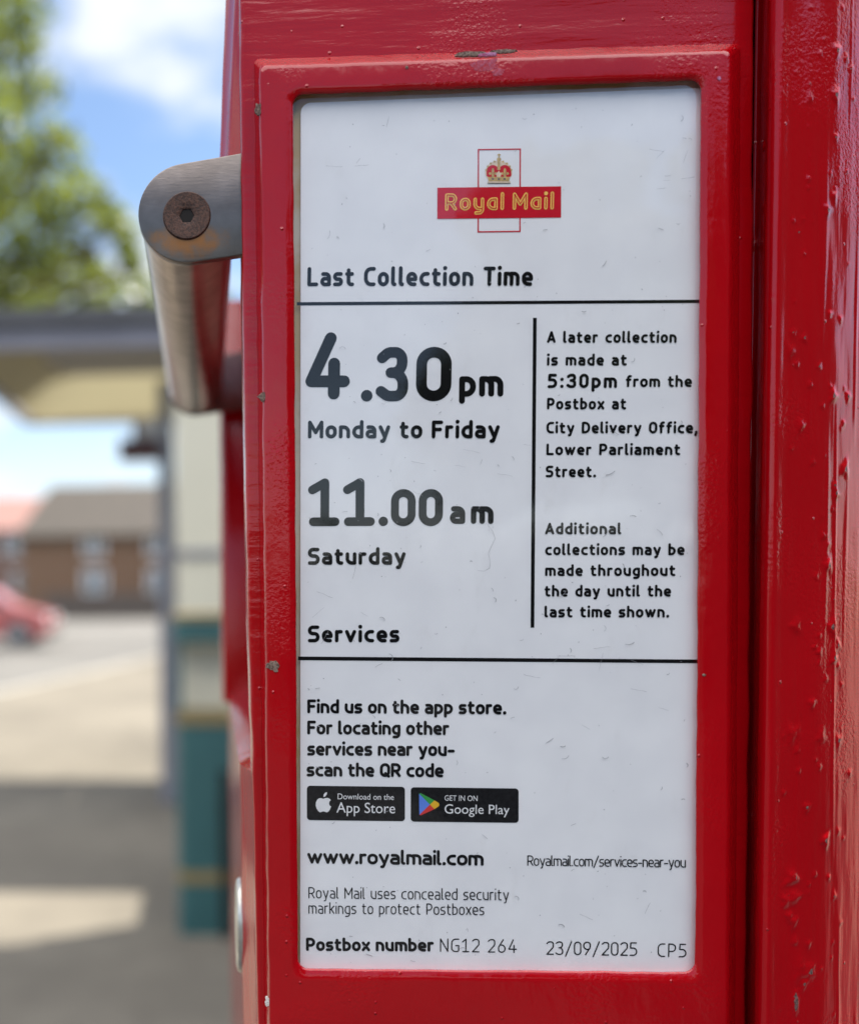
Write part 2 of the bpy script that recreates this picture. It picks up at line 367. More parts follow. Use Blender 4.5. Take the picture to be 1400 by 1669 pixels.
def glyph(ch, w, X=0.735):
    """-> (center-line width, [runs], [dots]) in cap-height units"""
    h = w/2; b = h; m = X-h; t = 1-h; d = -0.25+h; T = 1.03-h
    mid = (b+m)/2
    L = []; dots = []; Wd = 0.42
    def p(*pts, closed=False): L.extend(fil(pts, closed))
    R_ = 0.26
    if ch == 'a': Wd = .40; p((.04, m), (Wd, m, .2), (Wd, b)); q = b+(m-b)*.55; p((Wd, q), (0, q, .16), (0, b, .16), (Wd, b))
    elif ch == 'ɑ': p((Wd, m), (Wd, b)); p((Wd, m), (0, m, R_), (0, b, R_), (Wd, b))
    elif ch == 'ɩ': Wd = 0; p((0, T), (0, b))
    elif ch == 'ү': p((0, m), (0, b, R_), (Wd, b)); p((Wd, m), (Wd, d, .2), (.06, d))
    elif ch == 'b': p((0, T), (0, b)); p((0, m), (Wd, m, R_), (Wd, b, R_), (0, b))
    elif ch == 'c': Wd = .37; p((Wd, m), (0, m, R_), (0, b, R_), (Wd, b))
    elif ch == 'd': p((Wd, T), (Wd, b)); p((Wd, m), (0, m, R_), (0, b, R_), (Wd, b))
    elif ch == 'e': Wd = .42; q = mid-.01; p((Wd-.04, b), (0, b, R_), (0, m, R_), (Wd, m, R_), (Wd, q), (0, q))
    elif ch == 'f': Wd = .30; p((Wd, T), (.10, T, .16), (.10, b)); p((0, m), (Wd-.03, m))
    elif ch == 'g': p((Wd, m), (Wd, d, .22), (.05, d)); p((Wd, m), (0, m, R_), (0, b, R_), (Wd, b))
    elif ch == 'h': p((0, T), (0, b)); p((0, m), (Wd, m, R_), (Wd, b))
    elif ch == 'i': Wd = 0; p((0, m), (0, b)); dots.append((0, T, h*1.12))
    elif ch == 'k': Wd = .38; p((0, T), (0, b)); p((Wd, m), (0.02, mid-.04)); p((.13, mid+.04), (Wd, b))
    elif ch == 'l': Wd = .10; p((0, T), (0, b, .11), (Wd, b))
    elif ch == 'm': Wd = .70; p((0, m), (0, b)); p((0, m), (Wd/2, m, .22), (Wd/2, b)); p((Wd/2-.05, m), (Wd, m, .22), (Wd, b))
    elif ch == 'n': p((0, m), (0, b)); p((0, m), (Wd, m, R_), (Wd, b))
    elif ch == 'o': Wd = .43; p((0, b, R_), (Wd, b, R_), (Wd, m, R_), (0, m, R_), closed=True)
    elif ch == 'p': p((0, m), (0, d)); p((0, m), (Wd, m, R_), (Wd, b, R_), (0, b))
    elif ch == 'r': Wd = .25; p((0, m), (0, b)); p((0, m-.16), (0, m, .17), (Wd, m))
    elif ch == 's': Wd = .36; p((Wd-.02, m), (0, m, .16), (0, mid, .16), (Wd, mid, .16), (Wd, b, .16), (0, b))
    elif ch == 't': Wd = .31; p((.09, .93-h), (.09, b, .16), (Wd, b)); p((0, m), (Wd-.02, m))
    elif ch == 'u': p((0, m), (0, b, R_), (Wd, b)); p((Wd, m), (Wd, b))
    elif ch == 'v': Wd = .44; p((0, m), (Wd/2, b), (Wd, m))
    elif ch == 'w': Wd = .70; p((0, m), (Wd*.27, b), (Wd*.5, m-.02), (Wd*.73, b), (Wd, m))
    elif ch == 'x': Wd = .41; p((0, m), (Wd, b)); p((Wd, m), (0, b))
    elif ch == 'y': Wd = .44; p((0, m), (Wd*.53, b+.02)); p((Wd, m), (Wd*.42, d, .08), (Wd*.2, d))
    elif ch == 'A': Wd = .56; p((0, b), (Wd/2, t), (Wd, b)); p((Wd*.17, .30), (Wd*.83, .30))
    elif ch == 'C': Wd = .46; p((Wd, t), (0, t, .3), (0, b, .3), (Wd, b))
    elif ch == 'D': Wd = .52; p((0, t), (0, b)); p((0, t), (Wd, t, .34), (Wd, b, .34), (0, b))
    elif ch == 'E': Wd = .42; p((Wd, t), (0, t), (0, b), (Wd, b)); p((0, .5), (Wd*.9, .5))
    elif ch == 'F': Wd = .42; p((Wd, t), (0, t), (0, b)); p((0, .5), (Wd*.86, .5))
    elif ch == 'G': Wd = .50; p((Wd, t), (0, t, .3), (0, b, .3), (Wd, b, .12), (Wd, .48), (Wd*.6, .48))
    elif ch == 'L': Wd = .42; p((0, t), (0, b), (Wd, b))
    elif ch == 'M': Wd = .66; p((0, b), (0, t), (Wd/2, .34), (Wd, t), (Wd, b))
    elif ch == 'N': Wd = .52; p((0, b), (0, t), (Wd, b), (Wd, t))
    elif ch == 'O': Wd = .52; p((0, b, .3), (Wd, b, .3), (Wd, t, .3), (0, t, .3), closed=True)
    elif ch == 'P': Wd = .47; p((0, t), (0, b)); p((0, t), (Wd, t, .26), (Wd, .42, .26), (0, .42))
    elif ch == 'Q': Wd = .52; p((0, b, .3), (Wd, b, .3), (Wd, t, .3), (0, t, .3), closed=True); p((Wd*.55, .26), (Wd*1.0, b-.05))
    elif ch == 'R': Wd = .49; p((0, t), (0, b)); p((0, t), (Wd, t, .26), (Wd, .44, .26), (0, .44)); p((Wd*.5, .44), (Wd, b))
    elif ch == 'S': Wd = .48; p((Wd-.02, t), (0, t, .24), (0, .52, .24), (Wd, .52, .24), (Wd, b, .24), (0, b))
    elif ch == 'T': Wd = .48; p((0, t), (Wd, t)); p((Wd/2, t), (Wd/2, b))
    elif ch == '0': Wd = .44; p((0, b, .3), (Wd, b, .3), (Wd, t, .3), (0, t, .3), closed=True)
    elif ch == '1': Wd = .44; p((0, .76), (.24, t)); p((.24, t), (.24, b)); p((.02, b), (Wd, b))
    elif ch == '2': Wd = .45; p((.0, t-.12), (.13, t, .2), (Wd, t, .25), (Wd, .56, .2), (0, b)); p((0, b), (Wd, b))
    elif ch == '3': Wd = .45; p((.0, t-.10), (.13, t, .2), (Wd-.02, t, .24), (Wd-.02, .53, .2), (Wd*.42, .53)); p((Wd*.42, .53), (Wd, .53, .24), (Wd, b, .26), (.12, b, .2), (-.02, b+.09))
    elif ch == '4': Wd = .52; p((.30, t), (0, .27)); p((0, .27), (Wd, .27)); p((.36, .56-h*.3), (.36, b))
    elif ch == '5': Wd = .45; p((Wd-.03, t), (.04, t)); p((.04, t), (.02, .58)); p((.02, .58), (Wd, .58, .26), (Wd, b, .26), (0, b))
    elif ch == '6': Wd = .46; p((Wd*.72, t), (0, .42, .4), (0, b, .26), (Wd, b, .26), (Wd, .57, .26), (.1, .57))
    elif ch == '9': Wd = .46; p((Wd*.28, b), (Wd, .58, .4), (Wd, t, .26), (0, t, .26), (0, .43, .26), (Wd-.1, .43))
    elif ch == '.': Wd = 0.04; dots.append((.02, h*1.15, h*1.2))
    elif ch == ':': Wd = 0.04; dots += [(.02, h*1.15, h*1.15), (.02, m-h*.2, h*1.15)]
    elif ch == ',': Wd = 0.04; dots.append((.03, h*1.1, h*1.15)); p((.04, h), (-.02, -.13))
    elif ch == '/': Wd = .42; p((0, -.08), (Wd, 1.0))
    elif ch == '-': Wd = .30; p((0, mid), (Wd, mid))
    return Wd, L, dots
def stroke_mesh(runs, dots, w, kx, ox, zoff, V, Fc, capseg=7):
    """flat strip along each run, round caps; kx stretches the centre-line only"""
    h = w/2
    for pts, closed in runs:
        P = [Vector((ox+q.x*kx, q.y)) for q in pts]
        Q = [P[0]]
        for q in P[1:]:
            if (q-Q[-1]).length > 1e-5: Q.append(q)
        if closed and (Q[0]-Q[-1]).length < 1e-5: Q.pop()
        n = len(Q)
        if n < 2: continue
        zoff[0] += 1; z = zoff[0]
        base = len(V)
        for i in range(n):
            if closed: a = Q[i-1]; c = Q[(i+1) % n]
            else: a = Q[max(i-1, 0)]; c = Q[min(i+1, n-1)]
            d1 = (Q[i]-a); d2 = (c-Q[i])
            d1 = d1.normalized() if d1.length > 1e-9 else d2.normalized()
            d2 = d2.normalized() if d2.length > 1e-9 else d1
            tg = (d1+d2); tg = tg.normalized() if tg.length > 1e-6 else d1
            nr = Vector((-tg.y, tg.x)); s = 1/max(0.5, nr.dot(Vector((-d1.y, d1.x))))
            V.append((Q[i].x+nr.x*h*s, Q[i].y+nr.y*h*s, z)); V.append((Q[i].x-nr.x*h*s, Q[i].y-nr.y*h*s, z))
        for i in range(n if closed else n-1):
            j = (i+1) % n
            Fc.append((base+2*i+1, base+2*j+1, base+2*j, base+2*i))
        if not closed:
            for e, dr in ((0, Q[0]-Q[1]), (n-1, Q[-1]-Q[-2])):
                a0 = math.atan2(dr.y, dr.x)
                c0 = len(V)
                for k in range(capseg+1):
                    q = a0-math.pi/2+math.pi*k/capseg
                    V.append((Q[e].x+h*math.cos(q), Q[e].y+h*math.sin(q), z))
                Fc.append(tuple(range(c0, c0+capseg+1)))
    for (x, y, r) in dots:
        zoff[0] += 1; c0 = len(V)
        for k in range(18):
            q = 2*math.pi*k/18; V.append((ox+x*kx+r*math.cos(q), y+r*math.sin(q), zoff[0]))
        Fc.append(tuple(range(c0, c0+18)))
def text_geom(s, width, w, trk0=(0.11, 0.30), space=0.40):
    """layout so the ink is exactly `width` (cap heights) wide"""
    gl = [None if c == ' ' else glyph(c, w) for c in s]
    n = sum(g is not None for g in gl); sp = s.count(' ')
    Wsum = sum(g[0] for g in gl if g); gaps = len(s)-1-2*sp+sp
    # total = k*Wsum + n*w + gaps*trk + sp*space
    den = max(1, gaps)
    trk = (width-Wsum-n*w-sp*space)/den
    trk = min(max(trk, trk0[0]), trk0[1])
    k = (width-n*w-gaps*trk-sp*space)/max(Wsum, 1e-6) if Wsum > 0.05 else 1
    V = []; Fc = []; z = [0]; x = 0; prev = False
    for g in gl:
        if g is None: x += space; continue
        if x > 0 or prev: x += trk if prev else 0
        Wd, L, dots = g
        stroke_mesh(L, dots, w, k, x+w/2, z, V, Fc)
        x += Wd*k+w; prev = True
        # gap handled before next glyph
    return V, Fc, k, trk
def place(V, Fc, p0, p1, cap, name, m, parent, lift=0.0):
    """p0, p1: ends of the baseline (on the notice plane); V in cap-height units"""
    ex = (p1-p0).normalized(); ez = Vector((-ex.z, 0, ex.x))
    vs = [p0+ex*(x*cap)+ez*(y*cap)+Vector((0, -lift-1.5e-6*z, 0)) for x, y, z in V]
    o = obj(name, vs, Fc, m, parent)
    return o
MPP = (at(800, 800, D)-at(801, 800, D)).length          # metres per photo pixel on the notice plane
def line(s, x0, x1, y0, y1, cap, wpx, parent, m=None, name='lettering', lift=0.00004, **k):
    a = at(x0, y0, D); b = at(x1, y1, D); cm = cap*MPP
    V, Fc, kk, tr = text_geom(s, (b-a).length/cm, wpx/cap, **k)
    return place(V, Fc, a, b, cm, name, m or M_ink, parent, lift)

# ------------------------------------------------------------------ setting: ground, pavement, road
def mat_ground(name, a, b, scale, speck=0.0, bump=0.4):
    k = NT(name); v = k.obj()
    n1 = k.noise(v, scale, 6, 0.6); n2 = k.noise(v, scale*9, 4, 0.65)
    c = k.mixc(k.ramp(n1, 0.32, 0.68), a, b)
    c = k.mixc(k.math('MULTIPLY', k.ramp(n2, 0.45, 0.75), 0.35), c, tuple(x*0.6 for x in a))
    return k.pbr(c, 0.9, 0, k.bump(n2, bump, 0.01), 0.3)
M_pave = mat_ground('pale_pavement', (0.135, 0.120, 0.095), (0.185, 0.165, 0.130), 0.7)
M_road = mat_ground('worn_asphalt', (0.125, 0.12, 0.11), (0.165, 0.158, 0.145), 0.5)
M_kerb = mat_ground('kerb_concrete', (0.28, 0.265, 0.23), (0.36, 0.34, 0.30), 3)
M_far = mat_ground('far_ground', (0.10, 0.12, 0.06), (0.16, 0.16, 0.10), 0.1)
M_yel = mat_simple('yellow_road_paint', (0.62, 0.46, 0.16), 0.8, var=0.2, scale=4)
ra = gnd(-60, 1143); rb = gnd(205, 1084)               # kerb line between pavement and road
rd = (rb-ra).normalized(); rn = Vector((-rd.y, rd.x, 0))
def strip(name, o0, o1, s0, s1, z, m, h=None):
    a = ra+rd*s0; b = ra+rd*s1
    pts = [a+rn*o0, a+rn*o1, b+rn*o1, b+rn*o0]
    if h is None:
        return obj(name, [(p.x, p.y, z) for p in pts], [(0, 1, 2, 3)] if o1 < o0 else [(3, 2, 1, 0)], m)
    mb = MB().prism([(p.x, p.y, z) for p in pts], (0, 0, h)); return mb.build(name, m)
g = obj('ground', [(-900, -300, -0.13), (900, -300, -0.13), (900, 1500, -0.13), (-900, 1500, -0.13)], [(0, 1, 2, 3)], M_far); struct(g)
struct(strip('pavement', -40, 0, -40, 90, -0.128, M_pave, 0.128))
M_reflect_ground = mat_ground('dark_reflection_ground', (0.026, 0.027, 0.029), (0.040, 0.040, 0.041), 1.5)
struct(obj('reflection_ground', [(-40, -60, .004), (40, -60, .004), (40, 0.9, .004), (-40, 0.9, .004)], [(0, 1, 2, 3)], M_reflect_ground))  # added unseen dark ground, dims reflections in the lower front
struct(strip('kerb', 0.004, 0.16, -40, 90, -0.128, M_kerb, 0.13))
struct(strip('road', 0.165, 40, -60, 120, -0.12, M_road))
tag(strip('yellow_line', 0.42, 0.30, -40, 90, -0.116, M_yel), 'pale yellow painted line along the road edge beside the kerb', 'road marking')

# ------------------------------------------------------------------ post box
PY = D+0.006                                           # door plate front
def xs_at(tab, py):
    ys = [a for a, b in tab]; xs = [b for a, b in tab]
    return float(np.interp(py, ys, xs))
EDGE_L = [(-700, 388), (0, 392), (400, 395), (700, 400), (1000, 405), (1180, 411), (1669, 421), (2400, 421)]
EDGE_R = [(-700, 1229), (200, 1229), (600, 1228), (1100, 1223), (1669, 1216), (2400, 1214)]
def py_of(z, Y): # inverse: photo row of height z at depth Y near the box's left side
    a = at(400, 0, Y).z; b = at(400, 1669, Y).z
    return 1669*(z-a)/(b-a)
def xl(z): p = py_of(z, PY); return at(xs_at(EDGE_L, p), p, PY).x
def xr(z): p = py_of(z, PY); return at(xs_at(EDGE_R, p), p, PY).x
ZT = 1.76; ZB = 0.16; XR = 0.238; YB = 0.66
box = thing('postbox', 'glossy red painted postbox with a framed collection notice on its front', 'postbox', (0.135, 0.45, 0))
def zs_list(z0, z1, dense0=1.12, dense1=1.50, fine=0.004, coarse=0.05):
    z = []; c = z0
    while c < z1-1e-6:
        z.append(c); c += fine if dense0 <= c < dense1 else coarse
    z.append(z1); return z
# body: a lower housing with a flat shelf on the left, a set-back upper housing, and a rear flange
ZS = at(391, 1246, 0.335).z                            # height of the shelf on the left side
def housing(z0, z1, left, name, m, fine=0.02):
    mb = MB(); rings = []
    for z in zs_list(z0, z1, fine=fine):
        ring = [Vector(p) for p in left(z)]
        xb, yb = ring[-1].x, ring[-1].y
        for q in range(1, 7):
            t = q/6*math.pi/2; ring.append(Vector((xb+0.04*(1-math.cos(t)), yb+(YB-yb)*math.sin(t), z)))
        for q in range(0, 7):
            t = q/6*math.pi/2; ring.append(Vector((XR-0.05+0.05*math.sin(t), YB-0.05+0.05*math.cos(t), z)))
        ring.append(Vector((XR, 0.364, z))); ring.append(Vector((XR-0.003, 0.354, z)))
        rings.append(ring)
    mb.loft(rings, True, True, True)
    return autosmooth(mb.build(name, m, box), 35)
def left_low(z):
    x0 = xl(z)+.0007; w = at(391.5, 1246, 0.335).x+0.0004*min(1, max(0, (ZS-z)/.08))+0.0006*mnoise.noise(Vector((0, 2, z*25)))
    return [(x0, .3125, z), (x0-.0003, .320, z), (w+.0006, .3335, z), (w, .336, z), (w-.0001, .345, z), (w, .40, z), (w+.0004, .50, z), (w+.0012, .60, z)]
def left_top(k):
    z = ZS+.42*k-.25*max(0, k-.008)
    return [(max(x, x+(k if y > .315 else 0)), y+(.004 if y < .34 else 0)*min(1, k/.003), z) for x, y, _ in left_low(ZS)]
def lower_left(z):
    return left_low(z) if z <= ZS else left_top((z-ZS)*1000)
mbx = MB(); rgs = []
def ring_of(pts, z):
    ring = [Vector((p[0], p[1], z)) for p in pts]; xb, yb = ring[-1].x, ring[-1].y
    for q in range(1, 7):
        t = q/6*math.pi/2; ring.append(Vector((xb+0.04*(1-math.cos(t)), yb+(YB-yb)*math.sin(t), z)))
    for q in range(0, 7):
        t = q/6*math.pi/2; ring.append(Vector((XR-0.05+0.05*math.sin(t), YB-0.05+0.05*math.cos(t), z)))
    ring += [Vector((XR, 0.364, z)), Vector((XR-0.003, 0.354, z))]
    return ring
for z in zs_list(ZB, ZS, fine=0.02): rgs.append(ring_of(left_low(z), z))
for k in (.0004, .0012, .003, .006, .010, .0140): rgs.append(ring_of(left_top(k), left_top(k)[0][2]))
mbx.loft(rgs, True, True, True)
lower = autosmooth(mbx.build('body', M_side, box), 28)
upper = housing(ZS+.0003, ZT, lambda z: [(.0245, .3125, z), (.0245, .60, z)], 'upper_body', M_side, 0.05)
zf0, zf1 = ZS-.004, at(385, 488, 0.55).z
mb = MB()
xf = at(362, 950, 0.55).x
rg = [rrect(xf, .06, .55, .60, .003, z) for z in (zf0, zf1-.003)]+[rrect(xf+.002, .058, .552, .598, .003, zf1)]
mb.loft(rg, True, True, True); autosmooth(mb.build('rear_flange', M_side, box), 40)
# cap and plinth
mb = MB(); rg = []
for ins, z in ((0.01, ZT), (-0.004, ZT+0.006), (-0.012, ZT+0.03), (-0.004, ZT+0.05), (0.03, ZT+0.075), (0.07, ZT+0.09), (0.11, ZT+0.095)):
    rg.append(rrect(0.020+ins, XR-ins, 0.298+ins, YB-ins, 0.05-min(ins, 0)*.5, z))
mb.loft(rg, True, True, True); autosmooth(mb.build('cap', M_front, box), 50)
mb = MB(); rg = []
for ins, z in ((-0.02, 0.0), (-0.02, 0.13), (-0.008, 0.15), (0.0, ZB+0.002)):
    rg.append(rrect(0.012+ins, XR-ins, 0.305+ins, YB-ins, 0.04, z))
mb.loft(rg, True, True, True)
autosmooth(mb.build('plinth', mat_simple('black_plinth', (0.012, 0.012, 0.013), 0.35, bump=0.2), box), 40)
# door plate: dense front so the rounded edge follows the hand painted outline
mb = MB(); rings = []
rnd = random.Random(4)
for z in zs_list(0.42, ZT-0.004):
    wob = 0.00035*mnoise.noise(Vector((3.1, 0, z*90)))
    a = xl(z)+wob; b = xr(z)+0.0006*mnoise.noise(Vector((9.1, 0, z*60)))
    e = 0.0012
    ring = [Vector((a, PY+0.018, z)), Vector((a, PY+e, z)), Vector((a+e*.3, PY+e*.3, z)), Vector((a+e, PY, z))]
    nx = 24
    for i in range(1, nx): ring.append(Vector((a+e+(b-a-2*e)*i/nx, PY, z)))
    ring += [Vector((b-e, PY, z)), Vector((b-e*.3, PY+e*.3, z)), Vector((b, PY+e, z)), Vector((b, PY+0.018, z))]
    rings.append(ring)
mb.loft(rings, True, True, True)
autosmooth(mb.build('door_panel', M_front, box), 60)

# raised notice frame with a rounded window
def quad_loop(q, r, Y, nper=90, wob=0.0, seed=0.0):
    """rounded quadrilateral through photo corners q (TL,TR,BR,BL) at depth Y, corner radius r (m)"""
    P = [at(x, y, Y) for x, y in q]; out = []
    for i in range(4):
        a = P[i-1]; b = P[i]; c = P[(i+1) % 4]
        u = (a-b).normalized(); w = (c-b).normalized()
        half = math.acos(max(-1, min(1, u.dot(w))))/2; t = r/math.tan(half)
        ctr = b+(u+w).normalized()*(r/math.sin(half))
        p0 = b+u*t; p1 = b+w*t
        e0 = (p0-ctr); e1 = (p1-ctr)
        for k in range(9):
            s = k/8; v = e0.lerp(e1, s); v = v.normalized()*r if r > 0 else v
            out.append(ctr+v)
        nb = P[(i+1) % 4]; u2 = (b-nb).normalized()
        w2 = (P[(i+2) % 4]-nb).normalized(); h2 = math.acos(max(-1, min(1, u2.dot(w2))))/2
        q1 = nb+u2*(r/math.tan(h2))
        for k in range(1, nper): out.append(p1.lerp(q1, k/nper))
    if wob:
        for k, v in enumerate(out):
            v.x += wob*mnoise.noise(Vector((v.x*140+seed, v.z*140, seed))); v.z += wob*mnoise.noise(Vector((v.x*140, v.z*140+seed, 7+seed)))
    return out
FY = D-0.0028
inner = [(478, 155), (1141.5, 131), (1132, 1584), (486, 1578.5)]
def grow(q, l, t, r, b): return [(q[0][0]-l, q[0][1]-t), (q[1][0]+r, q[1][1]-t), (q[2][0]+r, q[2][1]+b), (q[3][0]-l, q[3][1]+b)]
outer_base = [(414, 96), (1207, 70), (1198, 1722), (431, 1716)]
outer_top = [(424, 106), (1190, 81), (1184, 1709), (440, 1705)]
mid1 = [(431, 113), (1183, 88), (1178, 1700), (446, 1697)]
mid2 = grow(inner, 14, 14, 14, 20)
loops = [quad_loop(outer_base, 0.0018, PY+0.0004, wob=.00030, seed=1),
         quad_loop(grow(outer_base, -1.5, -1.5, -1.5, -1.5), 0.0018, PY-0.0012, wob=.00028, seed=1),
         quad_loop(grow(outer_top, 2, 2, 4, 2), 0.0018, FY+0.0022, wob=.00025, seed=2),
         quad_loop(outer_top, 0.0018, FY+0.0007, wob=.00025, seed=2),
         quad_loop(grow(outer_top, -2.5, -2.5, -3, -2.5), 0.0018, FY+0.00012, wob=.0002, seed=2),
         quad_loop(mid1, 0.0018, FY, wob=.0001),
         quad_loop(mid2, 0.0040, FY, wob=.0001),
         quad_loop(grow(inner, 3.5, 3.5, 3.5, 3.5), 0.0038, FY+0.0001, wob=.00016, seed=5),
         quad_loop(grow(inner, 1, 1, 1, 1), 0.0034, FY+0.0005, wob=.0002, seed=5),
         quad_loop(inner, 0.0032, FY+0.0013, wob=.00022, seed=5),
         quad_loop(inner, 0.0032, D+0.0011, wob=.00022, seed=5)]
mb = MB(); mb.loft(loops, True)
frame = autosmooth(mb.build('notice_frame', M_frame, box), 80)
bb = quad_loop(grow(inner, 12, 12, 12, 12), 0.003, D+0.0012, nper=8)
MB().prism(bb, (0, 0.0015, 0)).build('backing_board', M_back, frame)
pv = quad_loop(grow(inner, 5, 5, 5, 5), 0.003, D-0.0008, nper=20)
obj('cover_pane', pv, [tuple(range(len(pv)))], M_pane, frame)

# chips and scuffs in the paint
def chip(px, py, rx, ry, Y, m, seed, parent, n=26, jag=0.45):
    c = at(px, py, Y); v = [c+Vector((0, -0.00022, 0))]
    ring = []
    for i in range(n):
        t = 2*math.pi*i/n
        s = 1+jag*mnoise.noise(Vector((math.cos(t)*1.7+seed, math.sin(t)*1.7, seed*2.3)))+0.25*mnoise.noise(Vector((math.cos(t)*6, math.sin(t)*6, seed)))
        ring.append(Vector((c.x+rx*MPP*s*math.cos(t), c.y, c.z+ry*MPP*s*math.sin(t))))
    v += [r+Vector((0, -0.00016, 0)) for r in ring]+[r.lerp(c, -0.12)+Vector((0, 0.0002, 0)) for r in ring]
    f = [(0, 1+(i+1) % n, 1+i) for i in range(n)]+[(1+i, 1+(i+1) % n, 1+n+(i+1) % n, 1+n+i) for i in range(n)]
    return obj('paint_chip', v, f, m, parent)
for i, (px, py, rx, ry, Y, m) in enumerate([
        (422, 178, 5, 9, FY+0.0006, M_chip), (431, 646, 9, 7, FY+0.0003, M_chip), (446, 1085, 10, 9, FY, M_chip),
        (436, 1632, 4, 8, FY+0.001, M_white), (768, 88, 25, 4, FY+0.0009, M_chip), (822, 84, 22, 3, FY+0.0009, M_chip), (795, 89, 14, 3, FY+0.0007, M_scuff), (792, 106, 22, 9, FY+0.00012, M_haze), (812, 118, 10, 6, FY+0.00012, M_haze),
        (663, 110, 2.5, 2.5, FY, M_chip), (1171, 128, 3, 3, FY, M_scuff), (1147, 1100, 3, 2, FY, M_chip)]):
    chip(px, py, rx, ry, Y, m, i*3.7+1, frame)

# right-hand door jamb and curved corner: one dense sheet, blistered old paint
prof = [(1222, .0120), (1227, .0118), (1231, .0105), (1235, .0080), (1238, .0052), (1241, .0026), (1245, -.0004), (1250, -.0028), (1255, -.0040), (1260, -.0046), (1266, -.0047),
        (1272, -.0040), (1280, -.0030), (1292, -.0019), (1306, -.0008), (1322, .0004), (1340, .0020), (1358, .0042), (1378, .0074), (1400, .0116), (1425, .0172), (1450, .0240)]
px_ = [at(x, 835, D+y).x for x, y in prof]; py_ = [D+y for x, y in prof]
px_ += [px_[-1]+0.0048, XR+0.0010, XR+0.0014]; py_ += [py_[-1]+.0078, 0.352, 0.372]
# resample smoothly (Catmull-Rom)
cp = [Vector((a, b)) for a, b in zip(px_, py_)]
fine = []
for i in range(len(cp)-1):
    p0 = cp[max(i-1, 0)]; p1 = cp[i]; p2 = cp[i+1]; p3 = cp[min(i+2, len(cp)-1)]
    n = max(2, int((p2-p1).length/0.00055))
    n = min(n, 12)
    for k in range(n):
        t = k/n
        fine.append(0.5*((2*p1)+(p2-p0)*t+(2*p0-5*p1+4*p2-p3)*t*t+(3*p1-p0-3*p2+p3)*t**3))
fine.append(cp[-1])
FX = np.array([v.x for v in fine]); FYv = np.array([v.y for v in fine])
tx = np.gradient(FX); ty = np.gradient(FYv); ln = np.hypot(tx, ty); NX = ty/ln; NY = -tx/ln
arc = np.concatenate([[0], np.cumsum(np.hypot(np.diff(FX), np.diff(FYv)))])
zz = np.array(zs_list(ZB+0.01, ZT-0.003, 1.14, 1.50, 0.0005, 0.02))
nz, nu = len(zz), len(FX)
disp = np.zeros((nz, nu)); chipa = np.zeros((nz, nu))
for i, z in enumerate(zz):
    if not (1.13 < z < 1.51): continue
    for j in range(nu):
        if arc[j] > 0.075: break
        s = arc[j]
        a = mnoise.noise(Vector((s*210, z*26, 1.0)))
        b_ = mnoise.noise(Vector((s*600, z*95, 4.0)))
        drip = max(0.0, mnoise.noise(Vector((s*420, z*11, 9.0)))-0.32)
        disp[i, j] = 0.00013*a+0.00004*b_+0.0009*drip*min(1, max(0, (s-.02)/.02))
# blisters read off the photograph: px, py, radius(px), height(mm), chipped?
BL = [(1356, 645, 7, .75, 1), (1380, 646, 5, .55, 1), (1377, 765, 8, .8, 1), (1362, 804, 6, .6, 1), (1360, 791, 4, .5, 1), (1352, 921, 7, .8, 1), (1359, 1022, 8, .8, 1),
      (1308, 551, 4, .5, 1), (1305, 693, 6, .6, 0), (1333, 597, 4, .4, 1), (1302, 1020, 8, .5, 0), (1286, 572, 7, .5, 0), (1348, 512, 4, .4, 0), (1343, 873, 4, .5, 0),
      (1369, 1051, 5, .6, 1), (1363, 1072, 6, .7, 1), (1340, 1063, 4, .5, 0), (1323, 1316, 5, .6, 1), (1353, 1370, 7, .9, 1), (1369, 1460, 4, .5, 1), (1329, 1146, 5, .6, 0),
      (1329, 1539, 4, .5, 0), (1323, 1604, 5, .5, 1), (1300, 1432, 9, .7, 0), (1301, 1426, 3, .4, 1), (1292, 1468, 7, .6, 0), (1305, 1462, 8, .7, 0), (1297, 1493, 5, .6, 0), (1304, 1503, 6, .6, 0),
      (1257, 1357, 7, .5, 0), (1258, 1505, 7, .5, 0), (1354, 83, 6, .7, 1), (1370, 96, 4, .5, 1), (1353, 156, 7, .7, 1), (1354, 224, 4, .5, 1), (1353, 320, 6, .6, 0), (1342, 343, 6, .6, 1),
      (1275, 218, 5, .5, 0), (1268, 368, 8, .6, 0), (1312, 160, 5, .4, 0), (1298, 1195, 9, .5, 0), (1309, 1632, 6, .3, 2), (1309, 1640, 5, .3, 2), (1308, 1623, 4, .3, 2), (1318, 1580, 12, .4, 0), (1333, 1584, 9, .5, 1),
      (1370, 1085, 3, .4, 0), (1345, 1200, 8, .4, 0), (1373, 1207, 7, .5, 1), (1391, 1260, 4, .4, 0), (1286, 1292, 3, .4, 0)]
rr = random.Random(11)
for k in range(90): BL.append((1275+110*rr.random()**.8, -40+1750*rr.random(), 1.6+2.6*rr.random()**2, .15+.3*rr.random(), 1 if rr.random() < .18 else 0))
arc_px = np.interp
PXs = np.array([x for x, y in prof], float); ARCs = np.array([np.interp(at(x, 835, D+y).x, FX, arc) for x, y in prof])
